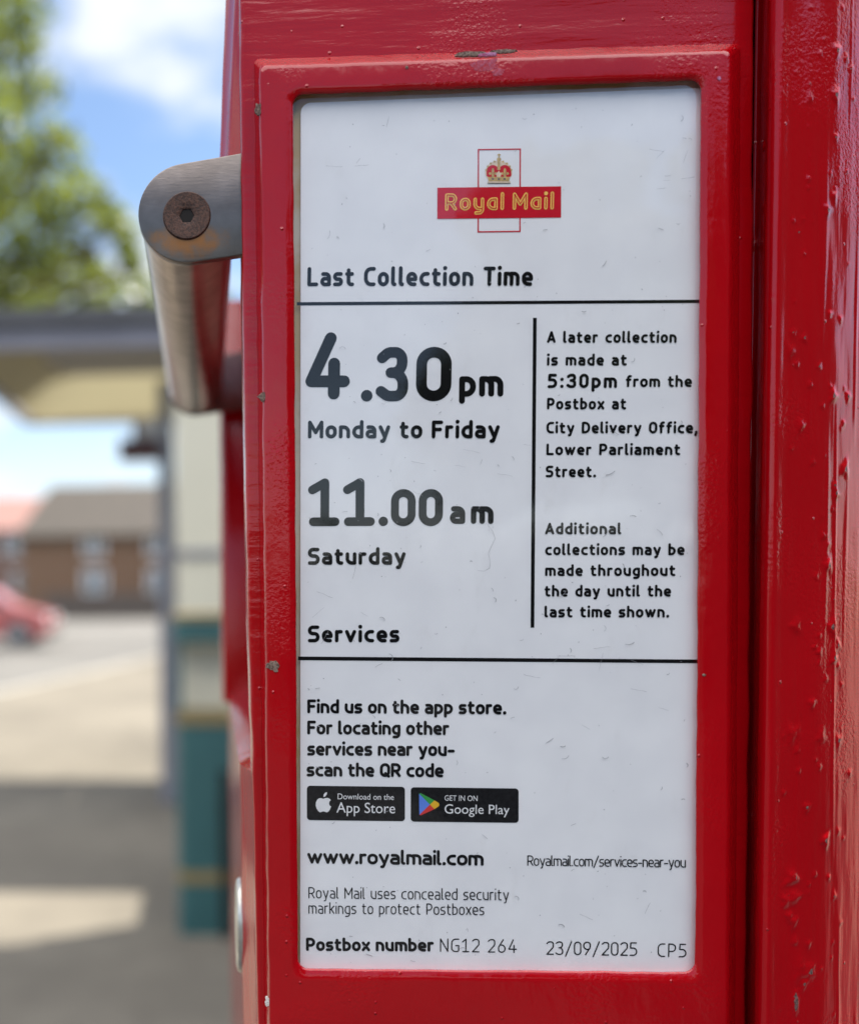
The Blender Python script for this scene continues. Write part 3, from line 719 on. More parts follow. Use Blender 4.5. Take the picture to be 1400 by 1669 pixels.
for bx, by, br, bh, ck in BL:
    s0 = np.interp(bx, PXs, ARCs); yy = D+np.interp(bx, PXs, [y for x, y in prof]); z0 = at(bx, by, yy).z
    r = br*MPP
    iz = np.where(np.abs(zz-z0) < r*3.2)[0]
    ju = np.where(np.abs(arc-s0) < r*3.2)[0]
    if len(iz) == 0 or len(ju) == 0: continue
    A, Zz = np.meshgrid(arc[ju]-s0, zz[iz]-z0)
    ang = np.arctan2(Zz, A)
    d2 = np.hypot(A, Zz*(0.8 if ck < 2 else 0.45))/r*(1+.22*np.sin(ang*3+bx)+.12*np.sin(ang*5+by))
    bump = np.exp(-(d2**2.4)*0.8)
    crat = np.exp(-(d2/0.5)**2)*(0.45 if ck == 1 else 0)
    disp[np.ix_(iz, ju)] += bh*0.8e-3*(bump-crat)
    if ck: chipa[np.ix_(iz, ju)] = np.maximum(chipa[np.ix_(iz, ju)], np.clip(1.15-d2*(1.5 if ck == 1 else 1.1), 0, 1))
VX = FX[None, :]+NX[None, :]*disp; VY = FYv[None, :]+NY[None, :]*disp
VZ = np.repeat(zz[:, None], nu, 1)
# the jamb leans a touch, as the door edge does
lean = np.interp(zz, [1.10, 1.5], [-0.0022, 0.0006])[:, None]*np.clip(1-(arc[None, :]-0.0)/0.09, 0, 1)
VX = VX+lean
verts = np.stack([VX, VY, VZ], -1).reshape(-1, 3)
idx = np.arange(nz*nu).reshape(nz, nu)
quads = np.stack([idx[:-1, :-1], idx[:-1, 1:], idx[1:, 1:], idx[1:, :-1]], -1).reshape(-1, 4)
col = obj('door_jamb', verts.tolist(), quads.tolist(), M_col, box, smooth=True)
at_ = col.data.attributes.new('chip', 'FLOAT', 'POINT'); at_.data.foreach_set('value', chipa.reshape(-1).astype(np.float32))

# upper side moulding on the left
rings = []
for z in np.linspace(at(380, 277, 0.335).z, ZT-0.02, 18):
    p = py_of(z, 0.335)
    xo = at(float(np.interp(p, [-400, 0, 250, 300], [375, 368, 357, 356])), p, 0.342).x+.0004*mnoise.noise(Vector((0, 5, z*30)))
    xm = at(float(np.interp(p, [-400, 0, 250, 300], [388, 385, 373, 372])), p, 0.328).x
    w0 = 0.026
    rings.append([Vector((w0, 0.3165, z)), Vector((xl(z)+.002, 0.320, z)), Vector((xm+.0007, 0.3270, z)), Vector((xm, 0.3278, z)), Vector((xm-.0003, 0.3290, z)), Vector((xo+.0009, 0.3405, z)), Vector((xo, 0.3420, z)), Vector((xo+.0002, 0.352, z)), Vector((w0, 0.356, z))])
mb = MB(); mb.loft(rings, True, True, True); autosmooth(mb.build('side_moulding', M_side, box), 30)

# steel grab handle on the left side
hc = at(306, 347, 0.3125); hf = at(319, 632, 0.543); HR = 0.0150
handle = MB()
nseg = 40
ax = (hf-hc)
rings = []
for s, r in ((0.0, HR*.97), (0.004, HR*.985), (0.5, HR*.985), (0.985, HR*.985), (1.0, HR*.93)):
    c = hc+Vector((0, 0.0034, 0))+ax*s
    rings.append([c+Vector((math.cos(2*math.pi*i/nseg), 0, math.sin(2*math.pi*i/nseg)))*r for i in range(nseg)])
handle.loft(rings, True, True, True)
hb = autosmooth(handle.build('handle', mat_steel('brushed_bar', None, (1, 0.04, 1), 1.75), box), 40)
def bracket(c, r, Y0, th, m, tilt=0.13, name='bracket'):
    out = []
    R_ = Matrix.Rotation(-tilt, 3, 'Y')
    for i in range(31):
        t = math.pi/2+math.pi*i/30; out.append(R_ @ Vector((math.cos(t)*r, 0, math.sin(t)*r)))
    xe = 0.016-c.x+0.012
    out += [R_ @ Vector((xe, 0, -r*1.02)), R_ @ Vector((xe, 0, r*1.02))]
    pts = [Vector((c.x+v.x, Y0, c.z+v.z)) for v in out]
    o = MB().prism(pts, (0, th, 0)).build(name, m, hb, bevel=0.0005, seg=2)
    return autosmooth(o, 40)
bracket(hc, 0.0155, hc.y, 0.0034, mat_steel('stained_bracket', tuple(Vector((hc.x, hc.y, hc.z-0.0085))-box.location), (0.25, 1, 1.2), 0.72))
bracket(hf, 0.0152, hf.y-0.002, 0.0036, M_steel)
# countersunk hex screw, rusted
sc_c = at(305, 352, 0.3125); SRr = 38*0.3125/F
mb = MB(); N = 48; rings = []
def hexr(t, r): # hexagon radius at angle t
    k = math.pi/3; a = (t % k)-k/2; return r*math.cos(k/2)/math.cos(a)
for r, y, hx in ((1.03, .0003, 0), (1.0, -.0004, 0), (0.96, -.0007, 0), (0.62, -.0006, 0), (0.33, -.00045, .5), (0.30, -.0003, 1), (0.295, -.00005, 1)):
    ring = []
    for i in range(N):
        t = 2*math.pi*i/N; q = SRr*r
        q = q*(1-hx)+hexr(t, q*1.08)*hx
        ring.append(Vector((sc_c.x+q*math.cos(t), sc_c.y+y, sc_c.z+q*math.sin(t))))
    rings.append(ring)
mb.loft(rings, True); autosmooth(mb.build('screw', M_rust, hb), 35)
obj('socket', [v-Vector((0, .00008, 0)) for v in rings[-1]], [tuple(range(N))], M_dark, hb)

# steel keyhole boss low on the left side
zc = (at(392, 1453, 0.33).z+at(392, 1612, 0.33).z)/2; hh = (at(392, 1453, 0.33).z-at(392, 1612, 0.33).z)/2
xw = at(391.5, 1246, 0.335).x+0.0008
rings = []
for x, s in ((xw+.002, 1.0), (xw-.0010, 1.0), (xw-.0019, .96), (xw-.0024, .85), (xw-.0026, .4)):
    ring = []
    for i in range(28):
        t = 2*math.pi*i/28; ring.append(Vector((x, 0.3455+0.0115*s*math.cos(t), zc+hh*s*math.copysign(abs(math.sin(t))**1.1, math.sin(t)))))
    rings.append(ring)
mb = MB(); mb.loft(rings, True, True, True); autosmooth(mb.build('lock_plate', mat_simple('dull_zinc', (0.62, 0.60, 0.52), 0.38, metal=0.7, var=0.25, scale=160), box), 35)

# ------------------------------------------------------------------ collection notice
note = thing('collection_notice', 'white printed collection times notice set in the red postbox frame', 'notice', (at(800, 860, D).x, D, at(800, 860, D).z))
cq = [(490.5, 168), (1150, 143), (1141, 1594), (489.5, 1590)]
cl = quad_loop(cq, 0.003, D+0.00005, nper=6)
MB().prism(cl, (0, 0.0007, 0)).build('card', M_card, note)
def bar(name, quad, m, parent, lift=0.00002, Y=D):
    v = [at(x, y, Y)+Vector((0, -lift, 0)) for x, y in quad]
    return obj(name, v, [tuple(range(len(v)-1, -1, -1))], m, parent)
bar('rule_line', [(484, 492.5), (1142, 488.5), (1142, 493.8), (484, 497.8)], M_ink, note)
bar('rule_line', [(486, 1070), (1136, 1075), (1136, 1081), (486, 1076)], M_ink, note)
bar('rule_line', [(868.5, 518), (874.5, 518), (870.5, 1023), (864.5, 1023)], M_ink, note)
T = lambda *a, **k: line(*a, note, **k)
T('Last Collection Time', 501, 868, 466.5, 466, 31.5, 6.1)
T('4', 497.5, 570, 651, 651, 111, 19.5)
T('.', 588, 606.5, 654, 654, 89, 16)
T('3', 613.5, 665, 654.3, 654, 89.5, 17.5)
T('0', 677.5, 735, 654, 654, 89.5, 17.5)
T('pm', 748, 820, 646.8, 646.3, 46, 9.6)
T('Monday to Friday', 502, 814, 714.5, 714.5, 29.5, 6.0)
T('1', 502, 553.5, 857.5, 857.3, 79.5, 14.5)
T('1', 559, 611, 857.3, 857, 79.5, 14.5)
T('.', 617, 632, 857, 857, 61.5, 13)
T('0', 637, 677, 857.5, 857.5, 61.5, 13)
T('0', 682, 721.5, 857.5, 857.5, 61.5, 13)
T('am', 733, 804, 853.8, 854, 40, 9.0)
T('Saturday', 502, 661, 920.5, 920.5, 28.5, 6.0)
T('Services', 502, 651, 1047, 1047, 28.5, 6.0)
bold = 4.0
for s, x0, x1, y in (('A later collection', 891, 1102, 559), ('is made at', 891, 1021, 596), ('Postbox at', 891, 1020, 667.5),
                     ('City Delivery Office,', 890, 1136, 706.5), ('Lower Parliament', 890, 1108, 742), ('Street.', 889, 971, 778),
                     ('Additional', 888, 1012, 871), ('collections may be', 888, 1115, 905), ('made throughout', 888, 1100, 939),
                     ('the day until the', 887, 1093, 972.5), ('last time shown.', 887, 1090, 1006.5)):
    T(s, x0, x1, y, y, 19.2, bold, trk0=(.12, .34), space=.5)
T('5:30pm', 892, 1005, 632.5, 632.5, 23.5, 4.9)
T('from the', 1019, 1127, 631, 631, 19.2, bold, trk0=(.12, .34), space=.5)
T('Find us on the app store.', 501, 825, 1162.5, 1164.5, 23.5, 4.9, trk0=(.05, .09), space=.34)
T('For locating other', 501, 732, 1197, 1198.2, 23.5, 4.9, trk0=(.05, .09), space=.34)
T('services near you-', 501, 741, 1231.5, 1232.5, 23.5, 4.9, trk0=(.05, .09), space=.34)
T('scan the QR code', 500, 723, 1265.5, 1267, 23.5, 4.9, trk0=(.05, .09), space=.34)
T('www.royalmail.com', 501, 788, 1407.5, 1411, 25, 4.9, trk0=(.02, .05))
T('Royalmail.com/services-near-you', 859, 1117, 1411, 1414, 17.6, 1.9, trk0=(.03, .10))
T('Royal Mail uses concealed security', 503, 829, 1464, 1467.5, 19.2, 1.8)
T('markings to protect Postboxes', 503, 789, 1489, 1491.5, 19.2, 1.8)
T('Postbox number', 499, 707, 1549.8, 1551, 22.8, 4.9, trk0=(.05, .09), space=.34)
T('NG12 264', 717, 842, 1551.3, 1553, 23, 2.0)
T('23/09/2025', 890, 1038, 1556, 1558, 23, 2.1)
T('CP5', 1071, 1118, 1559.5, 1560.5, 23, 2.1)

# emblem: outline cross, banner with inline lettering, crown
def frame_rect(name, q, wpx, m, parent, lift):
    inn = [(q[0][0]+wpx, q[0][1]+wpx), (q[1][0]-wpx, q[1][1]+wpx), (q[2][0]-wpx, q[2][1]-wpx), (q[3][0]+wpx, q[3][1]-wpx)]
    v = [at(x, y, D)+Vector((0, -lift, 0)) for x, y in q+inn]
    return obj(name, v, [(i+4, (i+1) % 4+4, (i+1) % 4, i) for i in range(4)], m, parent)
emb = bar('emblem', [(712.8, 306), (914.2, 303.8), (914, 354.6), (712.6, 356.8)], M_redink, note, 0.00006)
frame_rect('emblem_outline', [(778.6, 242.8), (848.8, 242), (848.2, 378.2), (778.2, 379)], 2.1, M_redink, emb, 0.00003)
a = at(725, 343.5, D); b = at(902, 341.5, D); cm = 28*MPP
V, Fc, kk, tr = text_geom('Roүɑɩ Mɑiɩ', (b-a).length/cm, 5.6/28, (0.05, .2), .34)
place(V, Fc, a, b, cm, 'emblem_lettering', M_yellow, emb, 0.00008)
def text_inline(s, x0, x1, y0, y1, cap, wo, wi, parent):
    a = at(x0, y0, D); b = at(x1, y1, D); cm = cap*MPP; w = wo/cap
    width = (b-a).length/cm
    gl = [None if c == ' ' else glyph(c, w) for c in s]
    # same layout as text_geom, narrower pen
    n = sum(g is not None for g in gl); sp = s.count(' '); Ws = sum(g[0] for g in gl if g); gaps = len(s)-1-sp
    trk = min(max((width-Ws-n*w-sp*.34)/max(1, gaps), .05), .2); k = (width-n*w-gaps*trk-sp*.34)/Ws
    V = []; Fc = []; z = [0]; x = 0; prev = False
    for g in gl:
        if g is None: x += .34; continue
        if prev: x += trk
        stroke_mesh(g[1], [], wi/cap, k, x+w/2, z, V, Fc); x += g[0]*k+w; prev = True
    return place(V, Fc, a, b, cm, 'emblem_inline', M_redink, parent, 0.00022)
text_inline('Roүɑɩ Mɑiɩ', 725, 902, 343.5, 341.5, 28, 5.6, 1.3, emb)
# crown
CX0, CY0 = 812.5, 274
def poly(pts, m, lift, name='crown'):
    v = [at(x, y, D)+Vector((0, -lift, 0)) for x, y in pts]
    return obj(name, v, [tuple(range(len(v)-1, -1, -1))], m, emb)
cr_mb = MB()
def addpoly(mb, pts, lift):
    v = [at(x, y, D)+Vector((0, -lift, 0)) for x, y in pts]
    mb.add(v, [tuple(range(len(v)-1, -1, -1))])
gold = MB(); velvet = MB(); pale = MB(); dark = MB()
def ell(cx, cy, rx, ry, a0=0, a1=360, n=20): return [(cx+rx*math.cos(math.radians(a0+(a1-a0)*i/n)), cy-ry*math.sin(math.radians(a0+(a1-a0)*i/n))) for i in range(n+(0 if a1-a0 == 360 else 1))]
addpoly(pale, ell(812.6, 282, 22, 20, -8, 188, 24)+[(797, 296), (828, 296)], 0.00003)     # arches behind
addpoly(velvet, ell(803, 281, 11, 12, 20, 160, 10)+[(793, 287), (797, 290), (809, 289), (811, 281)], 0.00005)
addpoly(velvet, ell(822.5, 281, 11, 12, 20, 160, 10)+[(814.5, 281), (816, 289), (828, 290), (833, 287)], 0.00005)
addpoly(gold, [(810.6, 262), (814.6, 262), (815, 277), (810.2, 277)], 0.00007)
for cx in (803, 822.5):                                                                    # fleurs
    addpoly(gold, ell(cx, 279, 2.2, 5, n=10), 0.00007); addpoly(gold, ell(cx-4.4, 283, 2.4, 2.2, n=8), 0.00007); addpoly(gold, ell(cx+4.4, 283, 2.4, 2.2, n=8), 0.000075)
    addpoly(gold, [(cx-1.6, 283), (cx+1.6, 283), (cx+2.2, 290), (cx-2.2, 290)], 0.00008)
addpoly(pale, [(808, 283), (812.6, 279.5), (817, 283), (815, 290), (810, 290)], 0.00009)
addpoly(gold, [(795.5, 288.5), (830, 288.5), (829.5, 295.5), (796, 295.5)], 0.0001)
addpoly(pale, [(794.5, 295.8), (831.5, 295.8), (832, 298.6), (794, 298.6)], 0.0001)
for x in (803, 812.6, 822): addpoly(dark, ell(x, 292, 2.3, 1.6, n=10), 0.00012)
addpoly(dark, [(794.5, 298.2), (831.5, 298.2), (831.5, 299.2), (794.5, 299.2)], 0.00012)
addpoly(gold, ell(813, 260, 3.6, 3.2, n=14), 0.0001)
addpoly(gold, ell(813, 254, 1.4, 3.6, n=10), 0.00012); addpoly(gold, ell(813, 252.6, 3.1, 1.3, n=10), 0.00014)
for t in range(9):
    q = math.radians(12+156*t/8); addpoly(gold, ell(812.6+21*math.cos(q), 281-18.5*math.sin(q), 1.7, 1.7, n=8), 0.00011+t*1e-6)
for mbx, m in ((pale, M_pale), (velvet, M_redink), (gold, M_gold), (dark, M_greyline)):
    mbx.build('crown', m, emb, recalc=False)

# app badges
def rr_px(x0, y0, x1, y1, r, sk=0.012):
    out = []
    for cx, cy, a in ((x1-r, y0+r, 0), (x0+r, y0+r, 90), (x0+r, y1-r, 180), (x1-r, y1-r, 270)):
        seq = range(0, 7)
        for i in seq:
            t = math.radians(a+90*i/6)
            out.append((cx+r*math.cos(t), cy-r*math.sin(t)))
    return [(x, y+(x-x0)*sk) for x, y in [*out]]
def badge(x0, y0, x1, y1):
    pts = rr_px(x0, y0, x1, y1, 5.5)
    v = [at(x, y, D)+Vector((0, -0.00004, 0)) for x, y in pts]
    return obj('app_badge', v, [tuple(range(len(v)))[::-1]], M_badge, note)
FONT_CACHE = {}
def font_text(s, x0, x1, y0, y1, cap, parent, name='badge_lettering', embolden=0.0):
    cu = bpy.data.curves.new('tmp', 'FONT'); cu.body = s; cu.size = 1.0; cu.resolution_u = 4; cu.offset = embolden
    to = bpy.data.objects.new('tmp', cu); C.objects.link(to)
    bpy.context.view_layer.update()
    me = bpy.data.meshes.new_from_object(to.evaluated_get(bpy.context.evaluated_depsgraph_get()))
    bpy.data.objects.remove(to)
    vs = np.array([tuple(v.co) for v in me.vertices]); fs = [tuple(p.vertices) for p in me.polygons]
    bpy.data.meshes.remove(me); bpy.data.curves.remove(cu)
    xm, xM = vs[:, 0].min(), vs[:, 0].max()
    a = at(x0, y0, D); b = at(x1, y1, D); ex = (b-a)/(xM-xm); ez = Vector((-ex.z, 0, ex.x)).normalized()*(cap*MPP/0.727)
    v2 = [a+ex*(x-xm)+ez*y+Vector((0, -0.00008, 0)) for x, y, z in vs]
    return obj(name, v2, fs, M_whiteink, parent)
b1 = badge(500.5, 1280.5, 660, 1336.5)
font_text('Download on the', 550.5, 642, 1302.5, 1303.8, 10.3, b1)
font_text('App Store', 548.5, 644, 1324.2, 1325.6, 18.5, b1)
apple = [(0, 6.2), (3, 5), (7, 4.6), (10.5, 6.2), (12.2, 8.2), (10, 10.2), (9.2, 13), (9.8, 16.2), (12.6, 18.4), (11, 22.4), (8.4, 26.2), (5.8, 27.6), (2.8, 26.6), (0, 26), (-2.8, 26.7), (-5.6, 27.5), (-8.4, 25.4), (-11, 21.4), (-12.4, 16.4), (-12, 11.4), (-9.8, 7.2), (-6.4, 5), (-3, 5.2)]
v = [at(527.2+x, 1295.6+y*1.03, D)+Vector((0, -0.00008, 0)) for x, y in apple]
c0 = at(526.5, 1312, D)+Vector((0, -0.00008, 0)); v.append(c0); n = len(apple)
leaf = [(0.2, 3.2), (0.4, -0.6), (2.6, -3.6), (5.8, -5), (5.7, -1.4), (3.4, 2)]
lv = [at(527.2+x, 1295.8+y, D)+Vector((0, -0.00008, 0)) for x, y in leaf]
obj('badge_icon', v+lv, [(n, (i+1) % n, i) for i in range(n)]+[tuple(range(n+1, n+1+6))], M_whiteink, b1)
b2 = badge(669.5, 1283, 845, 1339)
font_text('GET IN ON', 724.5, 778, 1304.8, 1305.6, 9.6, b2)
font_text('Google Play', 724.5, 830, 1325.8, 1327, 16.6, b2)
A_, B_, Cc, E_ = (683, 1293.5), (683.5, 1328), (700.5, 1311.3), (716, 1311.5)
def tri(pts, m, lift):
    v = [at(x, y, D)+Vector((0, -lift, 0)) for x, y in pts]
    obj('badge_icon', v, [tuple(range(len(v)-1, -1, -1))], m, b2)
tri([A_, Cc, B_], M_pb, .00008)
tri([A_, (685.5, 1292.6), (708, 1304.4), Cc], M_pg, .00009)
tri([Cc, (708, 1318.6), (686, 1328.8), B_], M_pr, .000095)
tri([(708, 1304.4), (714.8, 1308.6), E_, (714.8, 1314.2), (708, 1318.6), Cc], M_py, .0001)

# fine scratches and specks on the notice
V = []; Fc = []; rs = random.Random(5); zc_ = [0]
for k in range(150):
    x = 500+625*rs.random(); y = 180+1390*rs.random()
    ang = rs.uniform(-.9, .9); L = rs.choice([1.2, 2, 4, 6, 9, 14])*rs.uniform(.6, 1.2)
    pts = []; cur = Vector((x, -y)); a = ang; cv = rs.uniform(-.5, .5)
    for q in range(6): pts.append(cur.copy()); cur = cur+Vector((math.cos(a), math.sin(a)))*L/5; a += cv
    stroke_mesh([(pts, False)], [], rs.uniform(.5, 1.05), 1, 0, zc_, V, Fc, 3)
for k in range(34):
    cx, cy = rs.choice([(560, 230), (1060, 300), (640, 1110), (1085, 1140), (960, 1130), (760, 760), (1000, 1450), (560, 1000)])
    x = cx+rs.gauss(0, 42); y = cy+rs.gauss(0, 36); ang = rs.uniform(-.5, .2)+rs.choice([0, 0, 1.2]); L = rs.uniform(8, 30)
    x = min(max(x, 505), 1112)
    pts = [Vector((x+math.cos(ang)*L*q/5, -y+math.sin(ang)*L*q/5+rs.uniform(-.6, .6))) for q in range(6)]
    stroke_mesh([(pts, False)], [], rs.uniform(.28, .5), 1, 0, zc_, V, Fc, 3)
for k in range(130):
    stroke_mesh([], [(500+628*rs.random(), -(175+1395*rs.random()), rs.uniform(.4, .95))], .5, 1, 0, zc_, V, Fc, 3)
hair = [(794, 856), (802, 866), (806, 878), (800, 890), (795, 902), (798, 916), (797, 926), (788, 931), (778, 930)]
stroke_mesh([([Vector((x, -y)) for x, y in hair], False)], [], .5, 1, 0, zc_, V, Fc, 3)
scr = obj('scratches', [at(x, -y, D)+Vector((0, -0.0002-1e-6*z, 0)) for x, y, z in V], Fc, M_mark, note); scr['kind'] = 'stuff'

# ------------------------------------------------------------------ bus shelter
M_grey = mat_simple('grey_post_paint', (0.24, 0.245, 0.28), 0.4, var=0.06)
M_fasc = mat_simple('shelter_fascia', (0.20, 0.20, 0.235), 0.5, var=0.08, scale=3)
M_fascd = mat_simple('shelter_roof_dark', (0.075, 0.075, 0.08), 0.5, var=0.1, scale=3)
def mat_trans(name, col, tcol, f=0.5, rough=0.6):
    k = NT(name); v = k.obj(); n = k.noise(v, 2.5, 4)
    d = k.n('ShaderNodeBsdfDiffuse', {'Color': k.mixc(n, tuple(x*.85 for x in col), col)})
    t = k.n('ShaderNodeBsdfTranslucent', {'Color': (*tcol, 1)})
    x = k.n('ShaderNodeMixShader', {0: f, 1: d.outputs[0], 2: t.outputs[0]})
    k.t.links.new(x.outputs[0], k.out.inputs[0]); return k.m
M_vault = mat_trans('yellowed_roof_sheet', (0.46, 0.43, 0.32), (0.33, 0.295, 0.18), 0.30)
M_panel = mat_trans('cream_panel', (0.80, 0.77, 0.62), (0.60, 0.58, 0.44), 0.12)
M_brown = mat_simple('dark_red_box', (0.09, 0.035, 0.035), 0.5)
shl = thing('bus_shelter', 'grey bus shelter with a yellowed vaulted roof and cream panels', 'bus shelter', (0.4, 6.2, 0))
Y1, Y2 = 5.0, 7.36
XL = -1.36; XH = 2.4
zr = at(150, 566, Y1).z; zt = at(150, 508, Y1).z
mb = MB()
mb.box((XL, Y1, zr), (XH, Y1+.06, zr+(zt-zr)*.55)); mb.box((XL, Y2-.06, zr), (XH, Y2, zr+(zt-zr)*.55))
mb.box((XL, Y1+.062, zr), (XL+.06, Y2-.062, zr+(zt-zr)*.55)); mb.box((XH-.06, Y1+.062, zr), (XH, Y2-.062, zr+(zt-zr)*.55))
mb.build('fascia', M_fasc, shl, bevel=0.008)
mb = MB(); rg = []
for ins, z in ((0.0, zr+(zt-zr)*.56), (-0.03, zr+(zt-zr)*.60), (-0.03, zt), (0.06, zt+.012), (0.10, zt-.03)):
    rg.append([Vector((XL+ins, Y1+ins, z)), Vector((XH-ins, Y1+ins, z)), Vector((XH-ins, Y2-ins, z)), Vector((XL+ins, Y2-ins, z))])
mb.loft(rg, True, False, False)
mb.build('roof_edge', M_fascd, shl)
MB().box((XL+.08, Y1+.08, zt+.03), (XH-.08, Y1+1.62, zt+.05)).build('vault_shade', M_fascd, shl)  # added opaque sheet, keeps sun off the near half of the vault
for x0, x1 in ((-1.27, 0.60), (0.70, 2.32)):                 # vaulted bays
    rg = []; n = 14
    for i in range(n+1):
        t = i/n; y = Y1+.10+(Y2-Y1-.2)*t; z = zr+.01+0.30*math.sin(math.pi*t)**.8
        row = []
        for j in range(9):
            s = j/8; row.append(Vector((x0+(x1-x0)*s, y, zr+.01+(z-zr-.01)*max(0.0, math.sin(math.pi*s))**.45)))
        rg.append(row)
    mb = MB(); mb.loft(rg, False); autosmooth(mb.build('roof_vault', M_vault, shl), 60)
mb = MB()
for x in (0.65,): mb.box((x-.035, Y1+.065, zr-.005), (x+.035, Y2-.065, zr+.12))
mb.build('roof_rib', M_fascd, shl)
for px in (265, ):
    a = at(264, 1300, 5.86); b = at(289, 1300, 5.86)
    MB().box((a.x, 5.82, 0), (b.x, 5.91, zr)).build('post', M_grey, shl, bevel=0.01)
b0 = at(287, 900, 4.93).x
for y0, y1, m in ((640, 896, M_panel), (908, 1002, M_panel)):
    MB().box((b0+.002, 4.93, at(300, y1, 4.93).z), (1.245, 4.95, at(300, y0, 4.93).z)).build('side_panel', m, shl)
for y0, y1 in ((896, 908), (1002, 1012), (628, 640)):
    MB().box((b0+.001, 4.915, at(300, y1, 4.93).z+.003), (1.248, 4.965, at(300, y0, 4.93).z-.003)).build('panel_rail', M_grey, shl)
MB().box((1.25, 4.00, 0.0), (1.29, 5.50, zr)).build('shadow_wall', M_grey, shl)  # added hidden wall, placed to cast the side edge of the ground shadow
MB().box((0.65, 2.20, 0.0), (0.69, 3.95, zr)).build('shadow_wing', M_grey, shl)  # added hidden wall, its shadow darkens the nearest ground
MB().box((0.65, 3.952, 0.0), (1.29, 3.998, zr)).build('shadow_return', M_grey, shl)  # added hidden piece joining the two shadow-casting walls
MB().box((2.25, 4.6, 0.0), (2.34, 4.69, zr-.002)).build('post', M_grey, shl)
MB().box((0.2, 6.1, 0.46), (1.2, 6.4, 0.50)).build('seat', M_brown, shl)
ib = MB().box((-0.52, 5.78, at(240, 750, 5.86).z), (-0.285, 5.95, at(240, 718, 5.86).z)); ib.build('sign_box', M_brown, shl, bevel=.01)
MB().box((-0.44, 5.80, at(240, 717, 5.86).z), (-0.30, 5.93, at(240, 692, 5.86).z)).build('sign_box', mat_simple('pale_box', (.5, .5, .52)), shl, bevel=.01)
# litter bin
M_teal = mat_simple('teal_paint', (0.034, 0.110, 0.112), 0.45, var=0.08)
M_band = mat_simple('faded_gold_band', (0.22, 0.17, 0.075), 0.45, var=0.15)
BY = 3.62
bx0 = at(289, 1300, BY).x; bx1 = bx0+0.26
def zb(py): return at(320, py, BY).z
bin_ = thing('litter_bin', 'teal litter bin with faded gold bands standing beside the shelter post', 'litter bin', ((bx0+bx1)/2, BY+.2, 0))
def binbox(name, y0, y1, m, g=0.0):
    z0, z1 = zb(y1), zb(y0)
    rg = [rrect(bx0-g, bx1+g, BY-g, BY+.22+g, 0.04, z) for z in (z0, z1)]
    mb = MB(); mb.loft(rg, True, True, True); return autosmooth(mb.build(name, m, bin_), 40)
binbox('base', 1500, 1540, M_teal, .0); binbox('band', 1420, 1440, M_band, .004); binbox('body', 1182, 1420, M_teal); binbox('base', 1441, 1499, M_teal, 0)
binbox('band', 1160, 1181, M_band, .006); binbox('lid', 1012, 1046, M_teal, .012); binbox('band', 1000, 1011, M_band, .014)
MB().box((bx0+.012, BY+.10, zb(1159)), (bx1-.02, BY+.12, zb(1047))).build('liner', M_panel, bin_)
for x in (bx0, bx1-.02):
    for y in (BY+.015, BY+.18): MB().box((x, y, zb(1159.5)), (x+.02, y+.02, zb(1046.5))).build('corner_post', M_teal, bin_)

# ------------------------------------------------------------------ houses
def mat_brick(name, a, b, mort):
    k = NT(name)
    v = k.n('ShaderNodeMapping', {0: k.n('ShaderNodeTexCoord').outputs['Object'], 'Rotation': (math.radians(90), 0, 0)}).outputs[0]
    br = k.n('ShaderNodeTexBrick', {'Vector': v, 'Color1': (*a, 1), 'Color2': (*b, 1), 'Mortar': (*mort, 1), 'Scale': 4.4, 'Mortar Size': 0.02})
    return k.pbr(br.outputs[0], 0.85, 0, k.bump(br.outputs['Fac'], 0.3, -0.01))
M_brick = mat_brick('brown_brick', (0.135, 0.070, 0.036), (0.17, 0.09, 0.048), (0.17, 0.14, 0.11))
M_brick2 = mat_brick('dark_brick', (0.15, 0.085, 0.065), (0.19, 0.11, 0.085), (0.2, 0.18, 0.16))
M_tile = mat_simple('grey_brown_tiles', (0.055, 0.046, 0.037), 0.8, var=0.15, scale=2)
M_tilep = mat_simple('pink_tiles', (0.24, 0.13, 0.11), 0.8, var=0.12, scale=2)
M_frm = mat_simple('white_window_frame', (0.70, 0.71, 0.73), 0.4, var=0.03)
def mat_glass():
    k = NT('window_glass'); return k.pbr((0.10, 0.13, 0.15), 0.08, 0, None, 0.6)
M_glass = mat_glass()
